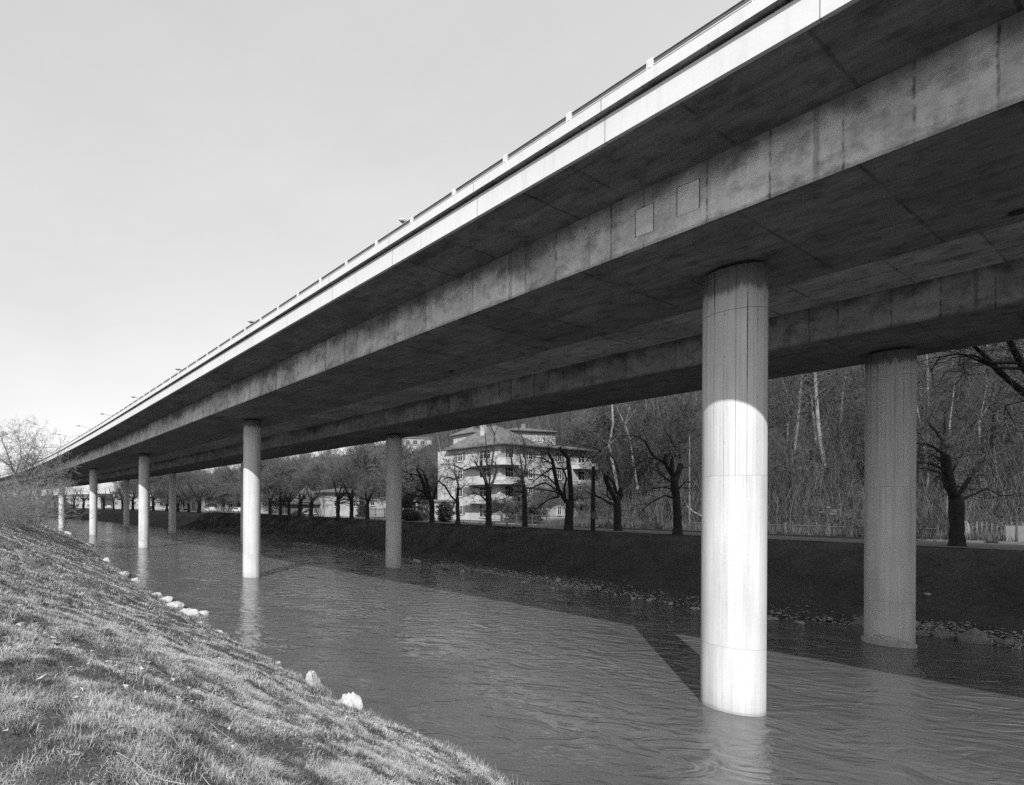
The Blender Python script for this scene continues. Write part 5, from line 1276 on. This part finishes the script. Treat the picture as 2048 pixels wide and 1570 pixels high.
# thin bank pole with switch box
x, y = at_z(1186, 1062, GZ); r = empty('utility_pole', (x, y, GZ)); mb = MB(); mb.tube([(0, 0, -.2), (0, 0, 3), (0.02, 0, 5.9)], [.19, .17, .14], 10); mb.build('pole', M['bark'], r)
mb = MB(); mb.box(-.32, .12, -.36, -.16, 1.1, 1.75); mb.build('switch_box', M['steel'], r); prop(r, 'straight dark pole with a small box, between the two widest-forked plane trees', 'pole')
x, y = at_z(1014, 1056, GZ); r = empty('bollard', (x, y, GZ)); mb = MB(); mb.tube([(0, 0, -.1), (0, 0, .5)], .07, 8); mb.tube([(0, 0, .5), (0, 0, .56)], [.08, .03], 8); mb.build('shaft', M['steel'], r); prop(r, 'short dark bollard on the path edge left of the slender plane tree', 'bollard')
# aerial mast with insulators glimpsed above the pole
# parked cars
def car(x, y, hd, paint, label, z=GZ + .04):
    r = empty('parked_car', (x, y, z), hd); L, Wd = 4.1, 1.62
    prof = [(-2.05, .35), (-2.05, .72), (-1.35, .86), (-.75, 1.33), (.75, 1.36), (1.45, .90), (2.0, .78), (2.05, .35)]
    def ext(pr, w, mb): 
        n = len(pr); mb.add([(a, -w / 2, b) for a, b in pr] + [(a, w / 2, b) for a, b in pr], [tuple(range(n)), tuple(range(n, 2 * n))[::-1]] + [(i, i + n, (i + 1) % n + n, (i + 1) % n) for i in range(n)])
    mb = MB(); ext(prof, Wd, mb); b = mb.build('body', paint, r)
    mb = MB(); ext([(-1.2, .90), (-.72, 1.27), (.70, 1.29), (1.25, .92)], Wd + .01, mb); mb.build('side_window', M['glass'], b)
    for sx in (-1.25, 1.28):
        for sy in (-.72, .72):
            mb = MB(); mb.tube([(sx, sy - .1, .31), (sx, sy + .1, .31)], .31, 14); mb.build('wheel', M['tyre'], r)
    return prop(r, label, 'car', 'cars parked on the far street')
cl = ['pale car parked at the very far end of the street by the fifth front-row pier', 'pale car second in the far street, left of the fourth front-row pier', 'pale car between the fourth front-row pier and a black tree trunk', 'dark car parked behind the far row of trees near the third front-row pier', 'pale car parked just left of the third front-row pier', 'pale car right of the third front-row pier', 'pale car left of the second front-row pier']
for i, (s, dO) in enumerate([(232, 9.5), (221, 9.5), (208, 9.5), (170, 9.5), (158, 9.5), (128, 9.2), (112, 9.2)]):
    o_ = float(oC(s)) + dO; x, y = C(s, o_); car(x, y, float(np.interp(s, _ss, _hd)), M['car_dark'] if i == 3 else M['car_paint'], cl[i])

# ------------------------------------------------------------------ tell look-alikes apart by their place
seen = {}
for o in list(COL.objects):
    if o.parent is None and 'label' in o: seen.setdefault(o['label'], []).append(o)
for lab, os_ in seen.items():
    if len(os_) < 2: continue
    os_.sort(key=lambda q: q.location.x / max(q.location.y, 1))
    n = len(os_); names = {2: ['left one', 'right one'], 3: ['left one', 'middle one', 'right one']}.get(n) or [w + ' from left' for w in ('first', 'second', 'third', 'fourth', 'fifth', 'sixth', 'seventh', 'eighth', 'ninth', 'tenth')[:n]]
    if len(names) < n: continue
    base = lab
    for w in ('woodland ', 'fine-twigged ', 'bare '):
        if len(base.split()) > 13: base = base.replace(w, '', 1)
    if len(base.split()) <= 13:
        for o, w in zip(os_, names): o['label'] = base + ', ' + w
